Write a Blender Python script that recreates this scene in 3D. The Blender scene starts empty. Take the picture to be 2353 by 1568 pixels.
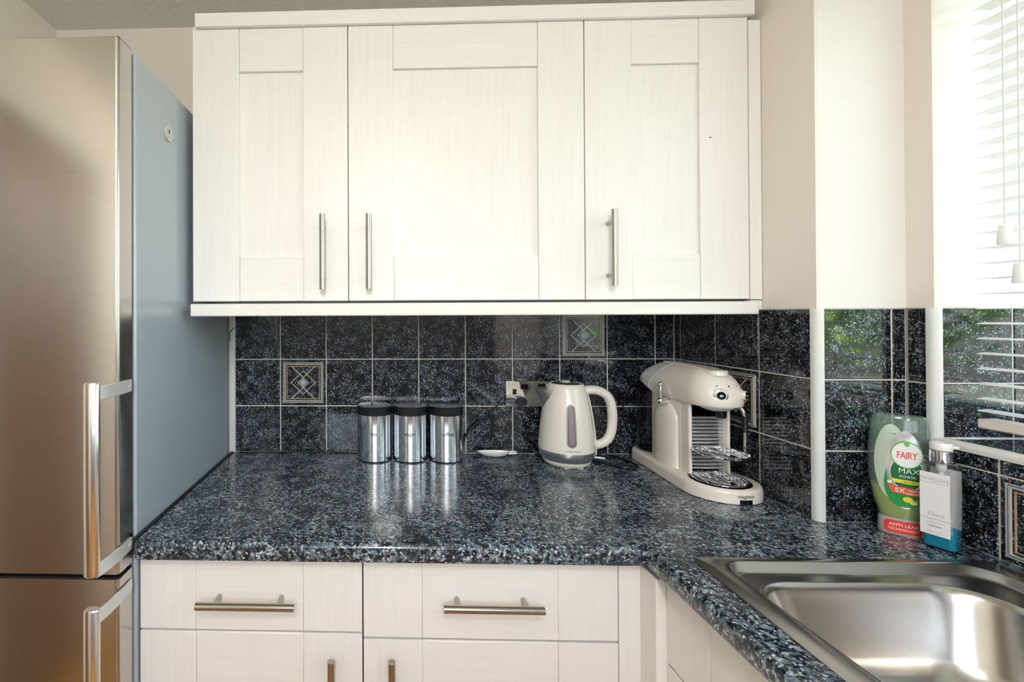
import bpy, bmesh, math, random
from mathutils import Vector, Matrix
random.seed(7)
S = bpy.context.scene
COL = S.collection
ZO = 0.916                      # counter-based z (0 = camera reference) to metres above the floor
PI = math.pi

# ------------------------------------------------------------------ camera, sky, lamps, exposure
cam = bpy.data.cameras.new('camera'); camo = bpy.data.objects.new('camera', cam); COL.objects.link(camo)
cam.sensor_width = 36.0; cam.lens = 36*1059.82/2353
cam.shift_x = (1176.5-850.0)/2353; cam.shift_y = (721.4-784)/2353
rt, up, fw = Vector((.99952,.03089,-.0039)), Vector((.00406,-.00498,.99998)), Vector((-.03089,.99951,.0051))
M = Matrix((rt, up, -fw)).transposed().to_4x4(); M.translation = (0.5069, -1.5136, 0.4318+ZO)
camo.matrix_world = M; cam.clip_start = .02
S.camera = camo
S.view_settings.view_transform = 'Standard'; S.view_settings.look = 'None'
S.view_settings.gamma = 1; S.view_settings.use_curve_mapping = False
S.view_settings.exposure = 0.62
S.cycles.use_denoising = True
S.cycles.max_bounces = 10; S.cycles.diffuse_bounces = 5; S.cycles.glossy_bounces = 5
S.cycles.transmission_bounces = 8; S.cycles.transparent_max_bounces = 12
S.cycles.sample_clamp_indirect = 6

W = bpy.data.worlds.new('sky'); S.world = W; W.use_nodes = True
wn = W.node_tree.nodes; wl_ = W.node_tree.links
sky = wn.new('ShaderNodeTexSky'); sky.sky_type = 'NISHITA'; sky.sun_disc = False
sky.sun_elevation = math.radians(42); sky.sun_rotation = math.radians(277); sky.air_density = 1.0; sky.dust_density = 2.0
hs = wn.new('ShaderNodeHueSaturation'); hs.inputs['Saturation'].default_value = .55; wl_.new(sky.outputs[0], hs.inputs['Color'])
wl_.new(hs.outputs[0], wn['Background'].inputs[0]); wn['Background'].inputs[1].default_value = 1.35

def area(name, loc, rot, sx, sy, power, colr, shape='RECTANGLE', portal=False, spread=180):
    l = bpy.data.lights.new(name, 'AREA'); l.shape = shape; l.size = sx
    if shape in ('RECTANGLE', 'ELLIPSE'): l.size_y = sy
    l.energy = power; l.color = colr; l.spread = math.radians(spread)
    o = bpy.data.objects.new(name, l); COL.objects.link(o); o.location = (loc[0], loc[1], loc[2]+ZO); o.rotation_euler = rot
    if portal: l.cycles.is_portal = True
    return o
def bulb(name, loc, power, colr, r):
    l = bpy.data.lights.new(name, 'POINT'); l.energy = power; l.color = colr; l.shadow_soft_size = r
    o = bpy.data.objects.new(name, l); COL.objects.link(o); o.location = (loc[0], loc[1], loc[2]+ZO)
bulb('ceiling_lamp_light', (.50, -2.05, 1.19), 15, (1, .97, .935), .10)
bulb('ceiling_lamp_light_b', (.50, -2.85, 1.19), 23, (1, .97, .935), .10)
area('window_portal_side', (1.945, -1.19, .69), (0, PI/2, 0), 1.02, 1.30, 1, (1, 1, 1), portal=True)
area('added_window_portal', (.62, -3.36, .84), (-PI/2, 0, PI), 1.56, .68, 1, (1, 1, 1), portal=True)  # portal for the added rear window
sun = bpy.data.lights.new('sun', 'SUN'); sun.energy = 20; sun.angle = .01; sun.color = (1, .95, .86)
suno = bpy.data.objects.new('sun', sun); COL.objects.link(suno); suno.location = (0, 0, 6)
suno.rotation_euler = Vector((.80, .10, -.62)).to_track_quat('-Z', 'Y').to_euler()

# ------------------------------------------------------------------ materials
def new_mat(name):
    m = bpy.data.materials.new(name); m.use_nodes = True
    return m, m.node_tree.nodes, m.node_tree.links, m.node_tree.nodes['Principled BSDF']
def simple(name, colr, rough=.5, metal=0, spec=.5, coat=0, bump=0, bscale=200, trans=0, ior=1.45, aniso=0):
    m, n, l, b = new_mat(name)
    b.inputs['Base Color'].default_value = (*colr, 1); b.inputs['Roughness'].default_value = rough
    b.inputs['Metallic'].default_value = metal; b.inputs['Specular IOR Level'].default_value = spec
    b.inputs['Coat Weight'].default_value = coat; b.inputs['Coat Roughness'].default_value = .06
    b.inputs['Transmission Weight'].default_value = trans; b.inputs['IOR'].default_value = ior
    b.inputs['Anisotropic'].default_value = aniso
    if bump:
        t = n.new('ShaderNodeTexNoise'); t.inputs['Scale'].default_value = bscale; t.inputs['Detail'].default_value = 4
        tc = n.new('ShaderNodeTexCoord'); l.new(tc.outputs['Object'], t.inputs['Vector'])
        bp = n.new('ShaderNodeBump'); bp.inputs['Strength'].default_value = bump; bp.inputs['Distance'].default_value = .002
        l.new(t.outputs['Fac'], bp.inputs['Height']); l.new(bp.outputs[0], b.inputs['Normal'])
    return m
def node(n, typ, **kw):
    x = n.new(typ)
    for k, v in kw.items():
        if hasattr(x, k): setattr(x, k, v)
        else: x.inputs[k.replace('_', ' ')].default_value = v
    return x
def ramp(n, pts):
    r = n.new('ShaderNodeValToRGB'); e = r.color_ramp.elements
    while len(e) < len(pts): e.new(.5)
    for k, (p, c) in enumerate(pts):
        e[k].position = p; e[k].color = (*c, 1) if len(c) == 3 else c
    return r
def g(v): return (v, v, v)

def coords(n, l, rnd=True, sc=(1, 1, 1), kind='Object'):
    tc = n.new('ShaderNodeTexCoord'); src = tc.outputs[kind]
    mp = n.new('ShaderNodeMapping'); mp.inputs['Scale'].default_value = sc
    if rnd:
        oi = n.new('ShaderNodeObjectInfo'); ml = n.new('ShaderNodeVectorMath'); ml.operation = 'SCALE'
        ml.inputs[0].default_value = (7.3, 3.1, 5.7); l.new(oi.outputs['Random'], ml.inputs['Scale'])
        ad = n.new('ShaderNodeVectorMath'); ad.operation = 'ADD'
        l.new(src, ad.inputs[0]); l.new(ml.outputs[0], ad.inputs[1]); src = ad.outputs[0]
    l.new(src, mp.inputs['Vector'])
    return mp.outputs[0]

def warp(n, l, vec, scale, amt):
    t = node(n, 'ShaderNodeTexNoise', Scale=scale, Detail=2.0); l.new(vec, t.inputs['Vector'])
    s = n.new('ShaderNodeVectorMath'); s.operation = 'SUBTRACT'; s.inputs[1].default_value = (.5, .5, .5); l.new(t.outputs['Color'], s.inputs[0])
    k = n.new('ShaderNodeVectorMath'); k.operation = 'SCALE'; k.inputs['Scale'].default_value = amt; l.new(s.outputs[0], k.inputs[0])
    a = n.new('ShaderNodeVectorMath'); a.operation = 'ADD'; l.new(vec, a.inputs[0]); l.new(k.outputs[0], a.inputs[1])
    return a.outputs[0]
def mix(n, l, fac, a, b):
    x = n.new('ShaderNodeMix'); x.data_type = 'RGBA'
    if isinstance(fac, float): x.inputs[0].default_value = fac
    else: l.new(fac, x.inputs[0])
    for s, v in ((6, a), (7, b)):
        if isinstance(v, tuple): x.inputs[s].default_value = (*v, 1)
        else: l.new(v, x.inputs[s])
    return x.outputs[2]

def stone(name, sc, base, mid, light, rough, cloud=(.36, .62), fl=(.50, .60), chip=(.60, .68), rnd=True, stretch=1.0, tint=None):
    m, n, l, b = new_mat(name)
    v = coords(n, l, rnd, (1, 1, 1))
    w = warp(n, l, v, 55*sc, .016/sc)
    def layer(scale, lo, hi, det=3.0, ro=.6, vec=None):
        t = node(n, 'ShaderNodeTexNoise', Scale=scale*sc, Detail=det, Roughness=ro); l.new(vec or w, t.inputs['Vector'])
        r = ramp(n, [(lo, g(0)), (hi, g(1))]); l.new(t.outputs['Fac'], r.inputs[0]); return r.outputs[0]
    def mul(a, c):
        x = n.new('ShaderNodeMath'); x.operation = 'MULTIPLY'; l.new(a, x.inputs[0])
        if isinstance(c, float): x.inputs[1].default_value = c
        else: l.new(c, x.inputs[1])
        return x.outputs[0]
    A = layer(24, cloud[0], cloud[1], 4.0)
    B = layer(130, fl[0], fl[1])
    off = n.new('ShaderNodeVectorMath'); off.operation = 'ADD'; off.inputs[1].default_value = (3.7, 1.9, 5.1); l.new(v, off.inputs[0])
    w2 = warp(n, l, off.outputs[0], 150*sc, .006/sc)
    C = layer(250, chip[0], chip[1], 2.0, .5, w2)
    A2 = n.new('ShaderNodeMapRange'); A2.inputs[3].default_value = .15; l.new(A, A2.inputs[0])
    mid2 = mix(n, l, layer(60, .40, .62, 2.0, .5, off.outputs[0]), mid, tint or mid)
    c1 = mix(n, l, mul(mul(A, B), 1.0), base, mid2)
    c2 = mix(n, l, mul(C, A2.outputs[0]), c1, light)
    v3 = node(n, 'ShaderNodeTexVoronoi', Scale=190*sc); l.new(w2, v3.inputs['Vector'])
    sp = n.new('ShaderNodeSeparateColor'); l.new(v3.outputs['Color'], sp.inputs[0])
    r5 = ramp(n, [(.80, g(0)), (.92, g(1))]); l.new(sp.outputs[0], r5.inputs[0])
    r6 = ramp(n, [(.20, g(1)), (.36, g(0))]); l.new(v3.outputs['Distance'], r6.inputs[0])
    c3 = mix(n, l, mul(r5.outputs[0], r6.outputs[0]), c2, light)
    l.new(c3, b.inputs['Base Color']); b.inputs['Roughness'].default_value = rough
    return m

def wood_paint(name, horiz, base=(.825, .815, .795)):
    m, n, l, b = new_mat(name)
    sc = (3.0, 40, 70) if horiz else (70, 40, 3.0)
    v = coords(n, l, True, sc)
    w = warp(n, l, v, .35, 1.6)
    t = node(n, 'ShaderNodeTexNoise', Scale=1.6, Detail=5.0, Roughness=.62, Distortion=.6); l.new(w, t.inputs['Vector'])
    r = ramp(n, [(.30, tuple(x*.962 for x in base)), (.50, base), (.75, tuple(min(1, x*1.015) for x in base))]); l.new(t.outputs['Fac'], r.inputs[0])
    l.new(r.outputs[0], b.inputs['Base Color']); b.inputs['Roughness'].default_value = .42
    bp = node(n, 'ShaderNodeBump', Strength=.15, Distance=.001); l.new(t.outputs['Fac'], bp.inputs['Height']); l.new(bp.outputs[0], b.inputs['Normal'])
    return m

def brushed(name, colr, rough, sc=(2, 60, 400), bump=.06, aniso=0.0, rv=.1):
    m, n, l, b = new_mat(name)
    v = coords(n, l, True, sc)
    t = node(n, 'ShaderNodeTexNoise', Scale=1.0, Detail=4.0, Roughness=.6); l.new(v, t.inputs['Vector'])
    mr = node(n, 'ShaderNodeMapRange'); mr.inputs[3].default_value = rough-rv/2; mr.inputs[4].default_value = rough+rv/2
    l.new(t.outputs['Fac'], mr.inputs[0]); l.new(mr.outputs[0], b.inputs['Roughness'])
    b.inputs['Base Color'].default_value = (*colr, 1); b.inputs['Metallic'].default_value = 1; b.inputs['Anisotropic'].default_value = aniso
    bp = node(n, 'ShaderNodeBump', Strength=bump, Distance=.0004); l.new(t.outputs['Fac'], bp.inputs['Height']); l.new(bp.outputs[0], b.inputs['Normal'])
    return m

def thin_glass(name, tint, rough=.02, refl=1.0, haze=None, hz=0.0):
    m, n, l, b = new_mat(name)
    tr = n.new('ShaderNodeBsdfTransparent'); tr.inputs[0].default_value = (*tint, 1)
    gl = n.new('ShaderNodeBsdfGlossy'); gl.inputs['Roughness'].default_value = rough
    fr = n.new('ShaderNodeFresnel'); ge = n.new('ShaderNodeNewGeometry')
    io = n.new('ShaderNodeMapRange'); io.inputs[3].default_value = 1.45; io.inputs[4].default_value = 1/1.45     # same reflectance from either side
    l.new(ge.outputs['Backfacing'], io.inputs[0]); l.new(io.outputs[0], fr.inputs[0])
    mu = n.new('ShaderNodeMath'); mu.operation = 'MULTIPLY'; mu.inputs[1].default_value = refl; l.new(fr.outputs[0], mu.inputs[0])
    mx = n.new('ShaderNodeMixShader'); l.new(mu.outputs[0], mx.inputs[0]); l.new(tr.outputs[0], mx.inputs[1]); l.new(gl.outputs[0], mx.inputs[2])
    out = mx.outputs[0]
    if haze:
        df = n.new('ShaderNodeBsdfDiffuse'); df.inputs[0].default_value = (*haze, 1)
        m2 = n.new('ShaderNodeMixShader'); m2.inputs[0].default_value = hz; l.new(out, m2.inputs[1]); l.new(df.outputs[0], m2.inputs[2]); out = m2.outputs[0]
    l.new(out, n['Material Output'].inputs[0])
    return m

def plaster(name, colr, bump, scale, rough=.7, dist=.004):
    m, n, l, b = new_mat(name)
    v = coords(n, l, False)
    t = node(n, 'ShaderNodeTexNoise', Scale=scale, Detail=5.0, Roughness=.6, Distortion=.8); l.new(v, t.inputs['Vector'])
    b.inputs['Base Color'].default_value = (*colr, 1); b.inputs['Roughness'].default_value = rough
    bp = node(n, 'ShaderNodeBump', Strength=bump, Distance=dist); l.new(t.outputs['Fac'], bp.inputs['Height']); l.new(bp.outputs[0], b.inputs['Normal'])
    return m

TILE = stone('black_speckled_tile', 1.3, (.004, .0045, .006), (.11, .15, .20), (.55, .61, .68), .045, cloud=(.42, .60), tint=(.07, .11, .16))
TILE.node_tree.nodes['Principled BSDF'].inputs['Specular IOR Level'].default_value = .65
TOP = stone('granite_laminate', .74, (.008, .014, .024), (.11, .175, .225), (.60, .65, .70), .16, cloud=(.30, .58), fl=(.46, .56), chip=(.57, .66), rnd=False, tint=(.22, .28, .33))
WV = wood_paint('cream_painted_wood_upright_grain', False)
WH = wood_paint('cream_painted_wood_level_grain', True)
CREAM = simple('cream_melamine', (.825, .815, .795), .35)
GAP = simple('dark_recess', (.03, .025, .02), .9)
GROUT = simple('pale_grout', (.66, .62, .55), .85, bump=.2, bscale=300)
WALLP = plaster('cream_emulsion', (.80, .745, .66), .12, 160)
WALLC = plaster('cream_emulsion_warm_lit', (.80, .74, .68), .10, 160)  # warm bounce light on the left-facing plaster is put into this colour
WALLW = plaster('white_emulsion', (.80, .78, .75), .06, 160)
CEIL = plaster('stippled_ceiling_paint', (.84, .82, .76), 1.0, 48, .7, .010)
TRIMW = simple('white_plastic_trim', (.74, .74, .72), .35)
FLOORM = None
STEEL = brushed('brushed_stainless_door', (.56, .54, .50), .21, rv=.06)
STEEL_SIDE = brushed('brushed_stainless_edge', (.62, .60, .56), .28)
FSIDE = simple('grey_painted_metal', (.38, .44, .50), .24, spec=.5, coat=.25)
FHAND = brushed('satin_aluminium_handle', (.78, .76, .73), .22, sc=(80, 80, 3))
FBRK = simple('pale_grey_bracket', (.62, .65, .63), .35, metal=.3)
DARK = simple('black_rubber', (.012, .012, .014), .5)
NICKEL = brushed('brushed_nickel_handle', (.42, .39, .345), .22, sc=(90, 90, 90), bump=.02)
CHROME = simple('polished_chrome', (.86, .87, .88), .05, metal=1)
CANST = simple('canister_steel', (.90, .93, .96), .11, metal=1)
CHROME2 = simple('chrome_plate', (.80, .80, .79), .09, metal=1)
SINK = simple('worn_stainless_sink', (.43, .41, .385), .25, metal=1)
BLACKPL = simple('black_plastic_lid', (.012, .014, .017), .22)
BLACKGL = simple('black_gloss_plastic', (.006, .006, .007), .12)
KCREAM = simple('cream_gloss_enamel', (.86, .825, .735), .13, coat=.4)
KHAND = simple('cream_plastic_handle', (.83, .78, .71), .32)
KSTEEL = brushed('kettle_steel_band', (.82, .83, .85), .30, sc=(3, 3, 90), bump=.02)
MCREAM = simple('cream_machine_shell', (.84, .785, .705), .20, coat=.25)
MGREY = simple('pale_grey_shell', (.66, .70, .69), .14, coat=.3)
INK = simple('black_print', (.02, .02, .02), .5)
WHITEPL = simple('white_plastic', (.86, .86, .85), .22)
SLATM = simple('white_slat_enamel', (.86, .85, .81), .35)
CORDW = simple('white_cord', (.78, .77, .74), .7)
BIEGE_RAIL = simple('cream_bottom_rail', (.84, .76, .69), .35)
GLASS = thin_glass('window_glass', (.97, .98, .98))
TANK = thin_glass('smoked_tank_plastic', (.86, .88, .95), .03, 1.6)
CLEARB = thin_glass('clear_bottle_plastic', (.90, .92, .92), .03, 2.0)
FAIRYB = thin_glass('green_tinted_bottle_plastic', (.74, .88, .80), .06, 1.3, (.42, .56, .50), .22)
BLUELIQ = simple('blue_liquid_soap', (.02, .44, .64), .08, trans=.4, ior=1.2)
CLOUDY = simple('cloudy_soap_film', (.80, .80, .79), .3, trans=.35, ior=1.1)
OLIVE = simple('yellow_green_detergent', (.60, .52, .03), .08, trans=.15, ior=1.2)
LAB_W = simple('white_label', (.88, .87, .86), .45)
LAB_G = simple('green_label_print', (.02, .30, .07), .35)
LAB_LG = simple('light_green_print', (.16, .55, .14), .35)
LAB_DG = simple('dark_green_print', (.015, .16, .05), .35)
LAB_R = simple('red_label_print', (.80, .06, .04), .35)
LAB_O = simple('orange_red_print', (.82, .13, .06), .35)
LAB_Y = simple('yellow_label_print', (.85, .72, .05), .35)
LAB_S = simple('silver_label_foil', (.75, .75, .76), .22, metal=.8)
LAB_P = simple('pale_green_print', (.48, .58, .46), .4)
GREYPRINT = simple('grey_print', (.30, .30, .31), .5)
DIAM = simple('pale_blue_glaze', (.36, .48, .54), .12)
RELIEF = simple('pewter_relief', (.55, .54, .53), .28, metal=.3)
GOLD = simple('bronze_relief', (.50, .34, .19), .3, metal=.3)
GOLD2 = simple('pale_gold_relief', (.70, .62, .50), .3, metal=.3)
def floor_mat():
    m, n, l, b = new_mat('oak_floorboards')
    v = coords(n, l, True, (2, 30, 1)); t = node(n, 'ShaderNodeTexNoise', Scale=2.0, Detail=5.0, Distortion=.5); l.new(v, t.inputs['Vector'])
    r = ramp(n, [(.3, (.36, .18, .05)), (.7, (.55, .30, .09))]); l.new(t.outputs['Fac'], r.inputs[0]); l.new(r.outputs[0], b.inputs['Base Color'])
    b.inputs['Roughness'].default_value = .32
    return m
FLOORM = floor_mat()
OAKD = simple('brown_door_wood', (.20, .12, .07), .4, bump=.2, bscale=60)
LEAF = None
def leaf_mat():
    m, n, l, b = new_mat('garden_foliage')
    oi = coords(n, l, False); t = node(n, 'ShaderNodeTexNoise', Scale=3.0, Detail=3.0); l.new(oi, t.inputs['Vector'])
    r = ramp(n, [(.3, (.06, .16, .03)), (.55, (.20, .40, .07)), (.8, (.48, .66, .18))]); l.new(t.outputs['Fac'], r.inputs[0]); l.new(r.outputs[0], b.inputs['Base Color'])
    b.inputs['Roughness'].default_value = .5
    return m
LEAF = leaf_mat(); GRASS = simple('lawn_green', (.20, .22, .15), .8, bump=.5, bscale=40); BARK = simple('grey_bark', (.12, .10, .09), .9)

# ------------------------------------------------------------------ mesh helpers
class MB:
    def __init__(s): s.v = []; s.f = []; s.m = []
    def add(s, vs, fs, mi=0):
        o = len(s.v); s.v += [tuple(p) for p in vs]; s.f += [tuple(i+o for i in f) for f in fs]; s.m += [mi]*len(fs); return s
    def box(s, x0, x1, y0, y1, z0, z1, mi=0):
        x0, x1 = min(x0, x1), max(x0, x1); y0, y1 = min(y0, y1), max(y0, y1); z0, z1 = min(z0, z1), max(z0, z1)
        return s.add([(x0,y0,z0),(x1,y0,z0),(x1,y1,z0),(x0,y1,z0),(x0,y0,z1),(x1,y0,z1),(x1,y1,z1),(x0,y1,z1)],
                     [(0,3,2,1),(4,5,6,7),(0,1,5,4),(1,2,6,5),(2,3,7,6),(3,0,4,7)], mi)
    def loft(s, loops, cap0=True, cap1=True, mi=0, closed=True):
        n = len(loops[0]); vs = [p for lp in loops for p in lp]; fs = []
        for a in range(len(loops)-1):
            for i in range(n if closed else n-1):
                j = (i+1) % n; fs.append((a*n+i, a*n+j, (a+1)*n+j, (a+1)*n+i))
        if cap0: fs.append(tuple(reversed(range(n))))
        if cap1: fs.append(tuple((len(loops)-1)*n+i for i in range(n)))
        return s.add(vs, fs, mi)
    def lathe(s, prof, c=(0, 0), n=40, mi=0, a0=0, a1=2*PI):
        loops = [[(c[0]+r*math.cos(2*PI*k/n), c[1]+r*math.sin(2*PI*k/n), z) for k in range(n)] for r, z in prof]
        return s.loft(loops, prof[0][0] > 1e-6, prof[-1][0] > 1e-6, mi)
    def tube(s, path, r, n=12, mi=0, caps=True):
        P = [Vector(p) for p in path]; loops = []; prev = None
        for i, p in enumerate(P):
            d = (P[min(i+1, len(P)-1)]-P[max(i-1, 0)]).normalized()
            if prev is None:
                a = d.cross(Vector((0, 0, 1)));  a = d.cross(Vector((1, 0, 0))) if a.length < 1e-3 else a
            else:
                a = prev-d*prev.dot(d)
            a.normalize(); prev = a; b = d.cross(a)
            rr = r[i] if isinstance(r, (list, tuple)) else r
            ra, rb = rr if isinstance(rr, tuple) else (rr, rr)
            loops.append([p+a*(ra*math.cos(2*PI*k/n))+b*(rb*math.sin(2*PI*k/n)) for k in range(n)])
        return s.loft(loops, caps, caps, mi)
    def sphere(s, c, r, n=16, mi=0):
        pr = [(r*math.sin(PI*k/n), c[2]-r*math.cos(PI*k/n)) for k in range(n+1)]; pr[0] = (1e-5, pr[0][1]); pr[-1] = (1e-5, pr[-1][1])
        return s.lathe(pr, (c[0], c[1]), n*2, mi)

WLOC = {}
def tag(o, label=None, cat=None, group=None, kind=None):
    if label: o['label'] = label
    if cat: o['category'] = cat
    if group: o['group'] = group
    if kind: o['kind'] = kind
    return o
def thing(name, label, cat, loc=(0, 0, 0), rz=0, group=None, local=False, kind=None):
    o = bpy.data.objects.new(name, None); COL.objects.link(o); o.empty_display_size = .05
    o.location = (loc[0], loc[1], loc[2]+ZO); o.rotation_euler = (0, 0, rz)
    WLOC[o.name] = Vector((0, 0, 0)) if local else Vector(loc)
    return tag(o, label, cat, group, kind)
def mesh_of(mb, mats, c, smooth, angle, name):
    me = bpy.data.meshes.new(name)
    me.from_pydata([(p[0]-c[0], p[1]-c[1], p[2]-c[2]) for p in mb.v], [], mb.f)
    for m in mats: me.materials.append(m)
    if len(mats) > 1: me.polygons.foreach_set('material_index', mb.m)
    bm = bmesh.new(); bm.from_mesh(me); bmesh.ops.recalc_face_normals(bm, faces=bm.faces); bm.to_mesh(me); bm.free()
    if smooth:
        me.shade_smooth(); me.set_sharp_from_angle(angle=math.radians(angle))
    me.update()
    return me
def obj(name, mb, mats, parent=None, bevel=0, seg=2, smooth=True, angle=35, center=None, label=None):
    if not isinstance(mats, (list, tuple)): mats = [mats]
    xs = [[p[i] for p in mb.v] for i in range(3)]
    c = Vector(center) if center is not None else Vector([(min(x)+max(x))/2 for x in xs])
    me = mesh_of(mb, mats, c, smooth, angle, name)
    o = bpy.data.objects.new(name, me); COL.objects.link(o); WLOC[o.name] = c
    if parent is not None:
        o.parent = parent; o.location = c-WLOC[parent.name]
    else:
        o.location = (c[0], c[1], c[2]+ZO)
    if bevel:
        b = o.modifiers.new('bevel', 'BEVEL'); b.width = bevel; b.segments = seg; b.limit_method = 'ANGLE'; b.angle_limit = math.radians(40); b.harden_normals = False
    if label: o['label'] = label
    return o
def struct(name, mb, mats, **k):
    o = obj(name, mb, mats, **k); o['kind'] = 'structure'; return o
def box(*a): return MB().box(*a)

def text_mb(s, size, fn, bold=0.0, align='CENTER', shear=0.0, spacing=1.0):
    cu = bpy.data.curves.new('txt', 'FONT'); cu.body = s; cu.size = size; cu.align_x = align; cu.align_y = 'CENTER'
    cu.offset = bold; cu.shear = shear; cu.space_character = spacing; cu.resolution_u = 3; cu.fill_mode = 'FRONT'
    o = bpy.data.objects.new('txt', cu); COL.objects.link(o)
    me = bpy.data.meshes.new_from_object(o.evaluated_get(bpy.context.evaluated_depsgraph_get()))
    mb = MB(); bm = bmesh.new(); bm.from_mesh(me)
    bmesh.ops.triangulate(bm, faces=bm.faces)
    mb.add([fn(v.co.x, v.co.y) for v in bm.verts], [[v.index for v in f.verts] for f in bm.faces])
    bm.free(); bpy.data.meshes.remove(me); bpy.data.objects.remove(o); bpy.data.curves.remove(cu)
    return mb
def smooth_path(pts, n=8):
    P = [Vector(p) for p in pts]; out = []
    for i in range(len(P)-1):
        p0, p1, p2, p3 = P[max(i-1, 0)], P[i], P[i+1], P[min(i+2, len(P)-1)]
        for k in range(n):
            u = k/n
            out.append(.5*((2*p1)+(p2-p0)*u+(2*p0-5*p1+4*p2-p3)*u*u+(3*p1-p0-3*p2+p3)*u**3))
    out.append(P[-1]); return out
def ellipse_pts(cx, cz, a, b, n=36, p=2.0):
    out = []
    for k in range(n):
        t = 2*PI*k/n; c, s_ = math.cos(t), math.sin(t)
        out.append((cx+a*math.copysign(abs(c)**(2/p), c), cz+b*math.copysign(abs(s_)**(2/p), s_)))
    return out
def rrect(x0, x1, y0, y1, r, z, k=6):
    out = []
    for cx, cy, a0 in ((x1-r, y1-r, 0), (x0+r, y1-r, PI/2), (x0+r, y0+r, PI), (x1-r, y0+r, 1.5*PI)):
        for i in range(k+1):
            a = a0+PI/2*i/k; out.append((cx+r*math.cos(a), cy+r*math.sin(a), z))
    return out

# ------------------------------------------------------------------ room shell
CT = -.0158                      # worktop surface
FL = -ZO; CE = 1.402
XL, XR, XB = -.595, 1.626, 1.4396
YB, YREV, YF = -.489, -.540, -3.25
WT = 1.20; WB = .180; YWE = -1.84           # window head, sill, near reveal
fl = struct('floor', box(XL-.1, XR+.4, YF-.1, .1, FL-.05, FL-.0), FLOORM)
for k in range(18):
    y0 = YF+.01+k*.19
    o = obj('floorboard', box(XL+.004, XR-.004, y0, y0+.186, FL+.0005, FL+.006), FLOORM, parent=fl, smooth=False)
struct('ceiling', box(XL-.1, XR+.4, YF-.1, .1, CE, CE+.05), CEIL)
wb = struct('wall_back', box(XL-.1, XR+.3, .007, .1, FL, CE), WALLP)
wlf = MB().box(XL-.1, XL, -.95, .1, FL, CE).box(XL-.1, XL, YF-.1, -1.80, FL, CE).box(XL-.1, XL, -1.80, -.95, 1.10, CE)
struct('wall_left', wlf, WALLP)
wfm = MB().box(XL-.1, -.16, YF-.1, YF, FL, CE).box(1.40, XR+.3, YF-.1, YF, FL, CE).box(-.16, 1.40, YF-.1, YF, 1.18, CE).box(-.16, 1.40, YF-.1, YF, FL, .50)
struct('wall_front', wfm, plaster('dark_reflection_emulsion', (.27, .29, .32), .1, 160))  # unseen wall, its dark tone added to keep tile and worktop reflections dark
WX = 1.93
wr = MB().box(XR+.007, WX, YREV+.007, .1, FL, CE).box(XR+.007, WX, YF-.1, YWE, FL, CE)
wr.box(XR+.007, WX, YWE, YREV+.007, FL, WB-.008).box(XR+.007, WX, YWE, YREV+.007, WT, CE)
wallr = struct('wall_right', wr, WALLW)
# strip of plaster beside the boxing that faces the room
rs = MB().box(XR, XR+.0075, YREV, YB, .4445, CE).box(XR, XR+.0075, YF, YREV-.0001, WT, CE).box(XR, XR+.0075, YF, YWE, FL, CE)
obj('plaster_face', rs, WALLC, parent=wallr, smooth=False)
ob = box(XR+.0075, WX, YREV, YREV+.0072, .4445, WT)
obj('reveal_plaster', ob, WALLW, parent=wallr, smooth=False)
bx = MB().box(XB+.007, XR+.02, YB+.007, .02, FL, CE)
wbox = struct('wall_corner', bx, WALLW)
obj('plaster_face', MB().box(XB, XB+.0072, YB, .006, .4445, CE), WALLC, parent=wbox, smooth=False)
obj('plaster_face', MB().box(XB+.0072, XR, YB, YB+.0072, .4445, CE), WALLW, parent=wbox, smooth=False)
# skirting, inner door of the left wall, rear wall opening for an added window
struct('baseboard_left', MB().box(XL, XL+.015, YF, -1.86, FL, FL+.12), CREAM)
d1 = struct('door_1', MB().box(XL-.06, XL-.02, -1.76, -.99, FL+.005, 1.06), OAKD, bevel=.003)
for z0, z1 in ((-.78, -.05), (.10, .95)):
    for y0, y1 in ((-1.66, -1.42), (-1.33, -1.09)):
        obj('panel', box(XL-.022, XL-.012, y0, y1, z0, z1), OAKD, parent=d1, bevel=.006)
obj('door_handle', MB().tube([(XL-.02, -1.69, .06), (XL+.03, -1.69, .06), (XL+.03, -1.58, .06)], .009), NICKEL, parent=d1)
struct('trim_1', MB().box(XL-.03, XL+.012, -.99, -.93, FL, 1.12).box(XL-.03, XL+.012, -1.82, -1.76, FL, 1.12).box(XL-.03, XL+.012, -1.82, -.93, 1.06, 1.12), CREAM, bevel=.003)

def window(name, axis, a0, a1, z0, z1, pos, mull, th=.06):
    """frame in the plane axis=pos; a0..a1 along the wall"""
    def B(mb, u0, u1, w0, w1, d0, d1):
        return mb.box(d0, d1, u0, u1, w0, w1) if axis == 'x' else mb.box(u0, u1, d0, d1, w0, w1)
    f = MB(); q = .045
    B(f, a0, a1, z0, z0+q, pos, pos+th); B(f, a0, a1, z1-q, z1, pos, pos+th); B(f, a0, a0+q, z0+q, z1-q, pos, pos+th); B(f, a1-q, a1, z0+q, z1-q, pos, pos+th)
    o = struct(name, f, WHITEPL, bevel=.003)
    e = [a0+q]+mull+[a1-q]
    for m_ in mull: obj('mullion', B(MB(), m_-.03, m_+.03, z0+q, z1-q, pos+.005, pos+th-.005), WHITEPL, parent=o, bevel=.003)
    for k in range(len(e)-1):
        obj('pane', B(MB(), e[k]+(.03 if k else 0), e[k+1]-(.03 if k < len(e)-2 else 0), z0+q, z1-q, pos+.024, pos+.030), GLASS, parent=o, smooth=False)
    return o
window('window_1', 'x', YWE, YREV, WB, WT, 1.865, [-1.23])
window('added_rear_window', 'y', -.16, 1.40, .50, 1.18, YF-.07, [.62])  # unseen window, added to bring frontal daylight onto the cabinets

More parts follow.
